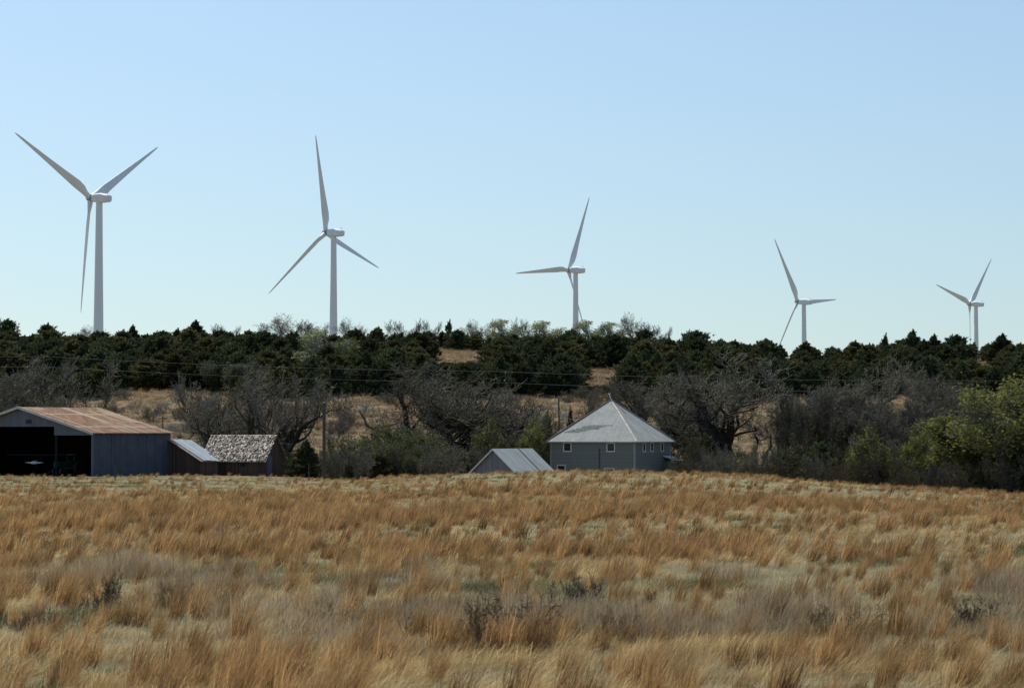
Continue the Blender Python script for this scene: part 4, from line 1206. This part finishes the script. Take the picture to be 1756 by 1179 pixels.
# hillside and skyline broadleaf trees
GS = 'bare and leafing trees along the skyline'
for (px, yt, D, wp, k, lbl, cat) in [
    (500, 541, 530, 92, 'uprP', 'domed pale bare tree on the skyline left of the second turbine', 'bare tree'),
    (462, 556, 528, 40, 'wis', 'small bare tree at the left end of the domed skyline group', 'bare tree'),
    (535, 550, 528, 50, 'wis', 'small bare tree on the skyline touching the second turbine tower', 'bare tree'),
    (602, 548, 530, 52, 'uprP', 'pale bare tree on the skyline just right of the second turbine', 'bare tree'),
    (690, 550, 530, 56, 'wis', 'grey bare tree on the skyline between two rounded cedars', 'bare tree'),
    (735, 548, 528, 40, 'wis', 'wispy bare tree on the skyline left of the spindly cedar', 'bare tree'),
    (820, 550, 530, 54, 'uprP', 'wispy pale bare tree on the skyline right of the spindly cedar', 'bare tree'),
    (868, 549, 528, 56, 'palT', 'pale greening tree on the skyline, first of the row left of the middle turbine', 'leafing tree'),
    (905, 547, 530, 50, 'wis', 'grey bare tree on the skyline left of the middle turbine', 'bare tree'),
    (940, 551, 529, 54, 'palT', 'pale greening tree on the skyline nearest left of the middle turbine', 'leafing tree'),
    (1013, 549, 524, 52, 'palT', 'pale green rounded tree on the skyline at the right foot of the middle turbine', 'leafing tree'),
    (1052, 552, 524, 44, 'palT', 'pale greening tree on the skyline between the rounded one and the wind swept one', 'leafing tree'),
    (1088, 539, 522, 60, 'uprP', 'tall wind swept pale bare tree on the skyline beyond the house', 'bare tree'),
    (1130, 557, 522, 44, 'wis', 'small grey bare tree on the skyline just right of the wind swept one', 'bare tree'),
    (160, 560, 528, 60, 'uprP', 'low pale bare tree at the foot of the largest turbine', 'bare tree'),
    (385, 556, 528, 46, 'wis', 'small bare tree on the skyline right of the tall cedar', 'bare tree'),
]:
    put(k, px, D, M(wp, D), hgt(px, D, yt), lbl, cat, GS)
for (px, yt, D, wp, k, lbl, cat) in [
    (556, 567, 446, 78, 'palT', 'pale green leafing tree in the cedars below the second turbine', 'leafing tree'),
    (590, 584, 442, 42, 'yg2', 'small yellow green tree beside the pale one in the cedars', 'leafing tree'),
    (392, 618, 408, 90, 'grT', 'greyish green shrubby tree at the lower edge of the cedars', 'leafing tree'),
    (714, 626, 408, 36, 'yg2', 'small light green tree at the lower edge of the cedars', 'leafing tree'),
    (432, 628, 406, 60, 'grT', 'pale shrubby tree close beside the greyish green one', 'leafing tree'),
    (1000, 662, 396, 60, 'bsh', 'grey brush on the slope just left of the house roof top', 'shrub'),
    (1620, 645, 345, 120, 'denB', 'grey bare tree under the skyline cedars at the right', 'bare tree'),
]:
    put(k, px, D, M(wp, D), hgt(px, D, yt), lbl, cat, GS if cat != 'shrub' else None)
# undergrowth along the tree line
rs = random.Random(77)
def uzone(px, D0):
    if px < 100: return 'behind the barn'
    if px < 500: return 'behind the two small sheds'
    if px < 905: return 'in front of the crooked wide bare tree' if D0 < 270 else 'behind the olive thickets'
    where = 'at the field edge' if D0 < 270 else 'deeper among the trees'
    return where + (' beside the house' if px < 1300 else ' below the drooping bare tree' if px < 1480 else ' around the small yellow green tree' if px < 1620 else ' below the large yellow green tree')
for (a, b_, D0, y0, st) in ((575, 840, 262, 775, 30), (1165, 1800, 262, 782, 30), (1180, 1800, 280, 755, 36), (300, 480, 300, 775, 34), (480, 900, 292, 765, 34), (-60, 60, 300, 770, 40)):
    px = a
    while px < b_:
        D = D0 + rs.uniform(-3, 6); k = rs.choice(['bshD', 'bshD', 'bsh', 'bsh', 'bshD', 'olT', 'bsh'])
        put(k, px, D, M(rs.uniform(42, 64), D), max(1.2, hgt(px, D, y0 + rs.uniform(-14, 14))), 'dark tangled undergrowth shrub ' + uzone(px, D0), 'shrub', 'undergrowth shrubs below the valley trees', rz=rs.uniform(0.1, 3))
        px += st * rs.uniform(0.8, 1.3)
# grey brush on the tan slope
for i in range(120):
    px = rs.choice([rs.uniform(180, 480), rs.uniform(560, 1000), rs.uniform(180, 1200)]); D = rs.uniform(342, 398)
    w_ = rs.uniform(1.4, 3.4)
    put(rs.choice(['bshP', 'bsh', 'bsh']), px, D, w_, w_ * rs.uniform(0.45, 0.75), 'low grey brush clump on the tan slope ' + ('above the barn roof' if px < 300 else 'above the two small sheds' if px < 500 else 'beyond the wooden pole' if px < 660 else 'behind the crooked wide bare tree' if px < 920 else 'behind the house roof' if px < 1060 else 'behind the bare trees by the house'), 'shrub', 'grey brush dotted over the tan slope', rz=rs.uniform(0.1, 3))

# ------------------------------------------------------------------ grass
def grass_mesh(name, seed, n, h, rad, lean, curl, width, mat, segs=3, hvar=0.35, splay=0.35):
    rng = np.random.RandomState(seed)
    a = rng.rand(n) * 6.28; rr = rad * np.sqrt(rng.rand(n))
    base = np.stack([np.cos(a) * rr, np.sin(a) * rr, np.full(n, -0.05)], -1)
    hh = h * (1 - hvar + 2 * hvar * rng.rand(n))
    az = rng.rand(n) * 6.28
    sp = splay * np.abs(rng.randn(n))
    dirx = np.cos(az) * sp + lean * (0.6 + 0.8 * rng.rand(n)); diry = np.sin(az) * sp
    cr = curl * (0.3 + rng.rand(n))
    tone_ = rng.rand(n)
    if curl >= 1.0:                                       # a few long pale stems arch over the rest
        q_ = rng.rand(n) < 0.07; hh = np.where(q_, hh * 1.7, hh); cr = np.where(q_, 1.9, cr); tone_ = np.where(q_, 1.5, tone_ * 0.9)
    fa_ = rng.rand(n) * 3.14; sx_, sy_ = np.cos(fa_) * 0.5, np.sin(fa_) * 0.5
    V = []
    for k in range(segs + 1):
        t = k / segs
        w_ = width * (1 - 0.8 * t ** 1.5)
        x = base[:, 0] + dirx * hh * (t * 0.7 + cr * t * t * np.sign(dirx + 1e-6)); y = base[:, 1] + diry * hh * (t * 0.7 + cr * t * t)
        z = base[:, 2] + hh * (t - 0.35 * np.clip(cr, 0, 2) * t * t)
        V.append(np.stack([x - sx_ * w_, y - sy_ * w_, z], -1)); V.append(np.stack([x + sx_ * w_, y + sy_ * w_, z], -1))
    V = np.stack(V, 1)                                   # n, 2*(segs+1), 3
    m_ = 2 * (segs + 1)
    b = np.arange(n)[:, None] * m_
    Fq = np.concatenate([np.stack([b + 2 * k, b + 2 * k + 1, b + 2 * k + 3, b + 2 * k + 2], -1) for k in range(segs)], 1).reshape(-1, 4)
    return np_mesh(name, V.reshape(-1, 3), Fq, mat, link=False, tone=np.repeat(tone_, segs))

def vnoise(x, y, s, seed):
    rng = np.random.RandomState(seed); G = rng.rand(64, 64)
    u = (x * s) % 64; v = (y * s) % 64
    i = np.floor(u).astype(int); j = np.floor(v).astype(int); fu = u - i; fv = v - j
    fu = fu * fu * (3 - 2 * fu); fv = fv * fv * (3 - 2 * fv)
    i1 = (i + 1) % 64; j1 = (j + 1) % 64
    return (G[i, j] * (1 - fu) + G[i1, j] * fu) * (1 - fv) + (G[i, j1] * (1 - fu) + G[i1, j1] * fu) * fv
def fbm(x, y, s, seed):
    return (vnoise(x, y, s, seed) + 0.5 * vnoise(x, y, s * 2.1, seed + 1) + 0.3 * vnoise(x, y, s * 4.3, seed + 2)) / 1.8

rng = np.random.RandomState(3)
def scatter(d0, d1, dens):
    hw, side = 0.27, 14.0                                 # the view's width plus 14 m each side
    n = int((hw * (d1 * d1 - d0 * d0) + 2 * side * (d1 - d0)) * dens)
    m_ = 3 * n
    d = d0 + rng.rand(m_) * (d1 - d0); half = hw * d + side
    ok_ = rng.rand(m_) < half / (hw * d1 + side)
    d = d[ok_][:n]; half = half[ok_][:n]
    return (rng.rand(len(d)) * 2 - 1) * half, d
XS, YS = [], []
for d0, d1, de in ((10, 36, 32), (36, 60, 21), (60, 100, 12), (100, 160, 7.5), (160, 285, 4.0), (335, 540, 0.75)):
    x, y = scatter(d0, d1, de); XS.append(x); YS.append(y)
X = np.concatenate(XS); Y = np.concatenate(YS)
px = CX + F * X / Y
dcr = np.interp(px, PXK, DC)
keep = (Y < dcr + 34) | (Y > 335)
# nothing grows inside the sheds
for o_, x0, x1, y0, y1 in ((barn, -BW - 0.2, 0.2, -0.1, BD + 0.2), (s1, -8.1, 0.1, 0, 3.7), (s2, -7.7, 0.1, 0, 5.4), (s3, -6.5, 0.1, 0, 6.7), (house, -S_, 0, 0, S_)):
    mi = (Matrix.Translation(o_.location) @ o_.rotation_euler.to_matrix().to_4x4()).inverted()
    lx = mi[0][0] * X + mi[0][1] * Y + mi[0][3]; ly = mi[1][0] * X + mi[1][1] * Y + mi[1][3]
    keep &= ~((lx > x0) & (lx < x1) & (ly > y0) & (ly < y1))
X, Y, px, dcr = X[keep], Y[keep], px[keep], dcr[keep]
n1 = fbm(X * 0.45, Y * 0.75, 0.17, 10); n2 = fbm(X, Y * 1.2, 0.55, 20); n3 = fbm(X, Y, 0.12, 30); n4 = fbm(X, Y, 0.7, 40)
rust = -0.24 + 1.7 * (n1 - 0.5) * 2 + 0.8 * (n2 - 0.5) * 2
rust += np.interp(Y, [14, 28, 34, 42, 50, 75, 110, 135, 170, 300], [-0.10, -0.08, -0.10, 0.00, 0.26, 0.30, 0.18, -0.08, -0.28, -0.4])
rust += np.where((px > 1000) & (Y > dcr - 22), 1.0, 0.0)
rust += np.where((px > 620) & (px <= 1000) & (Y > dcr - 12), 0.75, 0.0)
rust += 0.10 * np.clip((900 - px) / 900, -1, 1) * (Y < 120)
rust -= np.where((px < 640) & (Y > 150), 0.40, 0) + np.where((px >= 640) & (px < 1000) & (Y > 125) & (Y < dcr - 12), 0.35, 0) + np.where((px >= 1000) & (Y > 105) & (Y < dcr - 24), 0.30, 0)
weed = (n4 - 0.5) * 1.8 + (n3 - 0.5) * 1.2 + np.interp(Y, [14, 27, 31, 34, 43, 50, 70, 300], [-0.25, -0.2, 0.0, 0.22, 0.12, -0.15, -0.4, -0.6])
rr = rng.rand(len(X))
kind = np.where(rust > 0.34 + (rr - 0.5) * 0.4, 0, np.where(rust > 0.02 + (rr - 0.5) * 0.4, 1, 2))
clump = fbm(X * 1.3, Y * 1.3, 1.0, 80)                # tall tufts stand in small bunches over shorter grass
kind = np.where((kind <= 1) & (clump < 0.45 + (rng.rand(len(X)) - 0.5) * 0.16) & (Y < 330), np.where(rng.rand(len(X)) < 0.45, 2, 1), kind)
kind = np.where((kind == 0) & (rng.rand(len(X)) < 0.25), 1, kind)
kind = np.where(weed > 0.50 + (rng.rand(len(X)) - 0.5) * 0.3, 3, kind)
kind = np.where((rng.rand(len(X)) < np.interp(Y, [90, 150], [0.12, 0.07])) & (kind != 3), rng.randint(0, 3, len(X)), kind)
kind = np.where((kind == 3) & (rng.rand(len(X)) < 0.32), np.where(rng.rand(len(X)) < 0.5, 4, 2), kind)
green = (fbm(X, Y, 0.25, 60) > 0.60) & (kind >= 2) & (rng.rand(len(X)) < 0.5)
kind = np.where(green, 4, kind)
lod = np.where(Y < 52, 0, np.where(Y < 110, 1, 2))
SPEC = [
    ('bluestem_grass', M_G_RUST, 0.45, 0.10, 0.32, 0.45, 'russet tufts of tall bluestem grass leaning over the field', 'grass', 0.16),
    ('straw_grass', M_G_GOLD, 0.27, 0.17, 0.45, 1.0, 'golden straw grass bending over the field', 'grass', 0.3),
    ('pale_grass', M_G_PALE, 0.18, 0.24, 0.25, 1.0, 'short pale bleached grass covering the field', 'grass', 0.45),
    ('dry_weeds', M_G_WEED, 0.40, 0.24, 0.08, 0.5, 'grey brown dead weeds standing among the grass', 'weeds', 0.5),
    ('green_weeds', M_G_GREEN, 0.20, 0.24, 0.10, 0.6, 'dull green new growth low in the grass', 'weeds', 0.5),
]
far_ = Y > 335
kind = np.where(far_, np.where(n2 + 0.3 * (rr - 0.5) > 0.40, 3, np.where((n1 > 0.58) & (rr < 0.5), 0, 1)), kind)
for ki, (nm, mt, h_, rad, lean, curl, lbl, cat, splay) in enumerate(SPEC):
    srcs = []
    for lv, (n_, wd, sg) in enumerate(((130, 0.0075, 3), (75, 0.014, 2), (44, 0.026, 2))):
        for v_ in range(3):
            srcs.append(grass_mesh('g', 100 * ki + 10 * lv + v_, n_, h_, rad * (1 if lv < 2 else 1.3), lean, curl, wd, mt, sg, splay=splay))
    s_ = kind == ki
    x, y = X[s_], Y[s_]; n_ = len(x)
    if n_ == 0: continue
    z = H(x, y)
    sc_ = 0.65 + 0.8 * rng.rand(n_) ** 1.3
    hs = sc_ * (0.8 + 0.5 * fbm(x, y, 0.5, 70 + ki)) * np.interp(y, [0, 70, 150, 250], [1, 1, 0.85, 0.78])
    sc_ = sc_ * np.where(y > 335, 2.2, 1.0); hs = hs * np.where(y > 335, 1.7, 1.0)
    if ki == 0:
        pxx = CX + F * x / y; hs *= np.where((y > 180) & (pxx > 700), 0.8, 1.0)
    rot = np.stack([np.zeros(n_), np.zeros(n_), rng.randn(n_) * 0.5], -1)
    gn_scatter(nm, np.stack([x, y, z], -1), rot, np.stack([sc_, sc_, hs], -1), lod[s_] * 3 + rng.randint(0, 3, n_), srcs, lbl, cat)
    print(nm, n_)

# clumps of brush one can tell apart in the foreground
BUSH2 = dict(BUSH); BUSH2['rmin'] = 0.0018; BUSH2['kids'] = [9, 9, 9]; BUSH2['up'] = [0.0, 0.04, 0.05, 0.05]; BUSH2['wander'] = [0.25, 0.3, 0.3, 0.3]
plant('fbush', 'dry_bush', 52, BUSH2, 16, 0.42, 0.005, lv_trunk=0, spread=0.9, twig_m=M_G_WEED, bark=M_BRUSH_D)
plant('fdark', 'dry_bush', 53, BUSH2, 18, 0.45, 0.005, lv_trunk=0, spread=1.0, twig_m=M_BRUSH_D, bark=M_BRUSH_D)
def yucca(key, seed, n=46):
    rng_ = np.random.RandomState(seed)
    root = bpy.data.objects.new('yucca', None)
    V, Fq = [], []
    for i in range(n):
        az = rng_.rand() * 6.28; el = rng_.uniform(0.35, 1.45); L = rng_.uniform(0.35, 0.62)
        d = np.array([math.cos(az) * math.cos(el), math.sin(az) * math.cos(el), math.sin(el)]); s = np.cross(d, [0, 0, 1.0]); s /= np.linalg.norm(s); b = len(V)
        mid = d * L * 0.5 + np.array([0, 0, 0.03])
        for p, w_ in ((np.zeros(3), 0.010), (mid, 0.013), (d * L, 0.001)):
            V += [p - s * w_, p + s * w_]
        Fq += [[b, b + 1, b + 3, b + 2], [b + 2, b + 3, b + 5, b + 4]]
    np_mesh('leaves', V, Fq, m_leafy('yucca_leaves', (0.03, 0.034, 0.02), (0.10, 0.105, 0.055), 0.1), root, link=False, tone=np.repeat(rng_.rand(n), 2))
    MB().tube([(0, 0, -0.05), (0.02, 0, 0.12)], [0.05, 0.04], 7).build('trunk', M_BRUSH_D, root, link=False)
    HOLD[key] = dict(o=root, w=0.95, h=0.6, cx=0)
yucca('yucca', 61)
GF = 'dark brush clumps in the foreground grass'
for (px, yb, k, w_, h_, lbl, cat) in [
    (185, 1050, 'fdark', 0.75, 0.70, 'dark brush clump in the grass below the barn', 'shrub'),
    (300, 1050, 'fbush', 0.8, 0.65, 'grey brown brush between the dark clump and the yucca', 'shrub'),
    (415, 1068, 'yucca', 0.85, 0.62, 'dark spiky yucca in the grass below the shingled shed', 'yucca'),
    (560, 1085, 'fbush', 1.3, 0.5, 'low grey brush right of the spiky yucca', 'shrub'),
    (848, 1120, 'fbush', 1.7, 0.85, 'large grey brush clump at the middle of the foreground', 'shrub'),
    (985, 1062, 'fdark', 1.15, 0.72, 'darkest brown brush clump, below the house', 'shrub'),
    (1048, 1110, 'fbush', 0.7, 0.6, 'small grey brush just right of the darkest clump', 'shrub'),
    (1112, 1045, 'fdark', 0.3, 0.42, 'tiny dark dead stalk right of the darkest clump', 'shrub'),
    (1420, 1100, 'fbush', 1.4, 0.55, 'low grey brush among green growth in the right foreground', 'shrub'),
    (1660, 1085, 'fdark', 0.9, 0.55, 'dark brush at the foot of russet tufts near the right edge', 'shrub'),
    (75, 1085, 'fbush', 1.1, 0.45, 'low grey brush near the left edge of the foreground', 'shrub'),
]:
    D = 3.0 * F / (yb - HY)
    put(k, px, D, w_ * 1.15, h_ * 0.82, lbl, cat, GF, rz=0.001, sink=0.03, name=None)
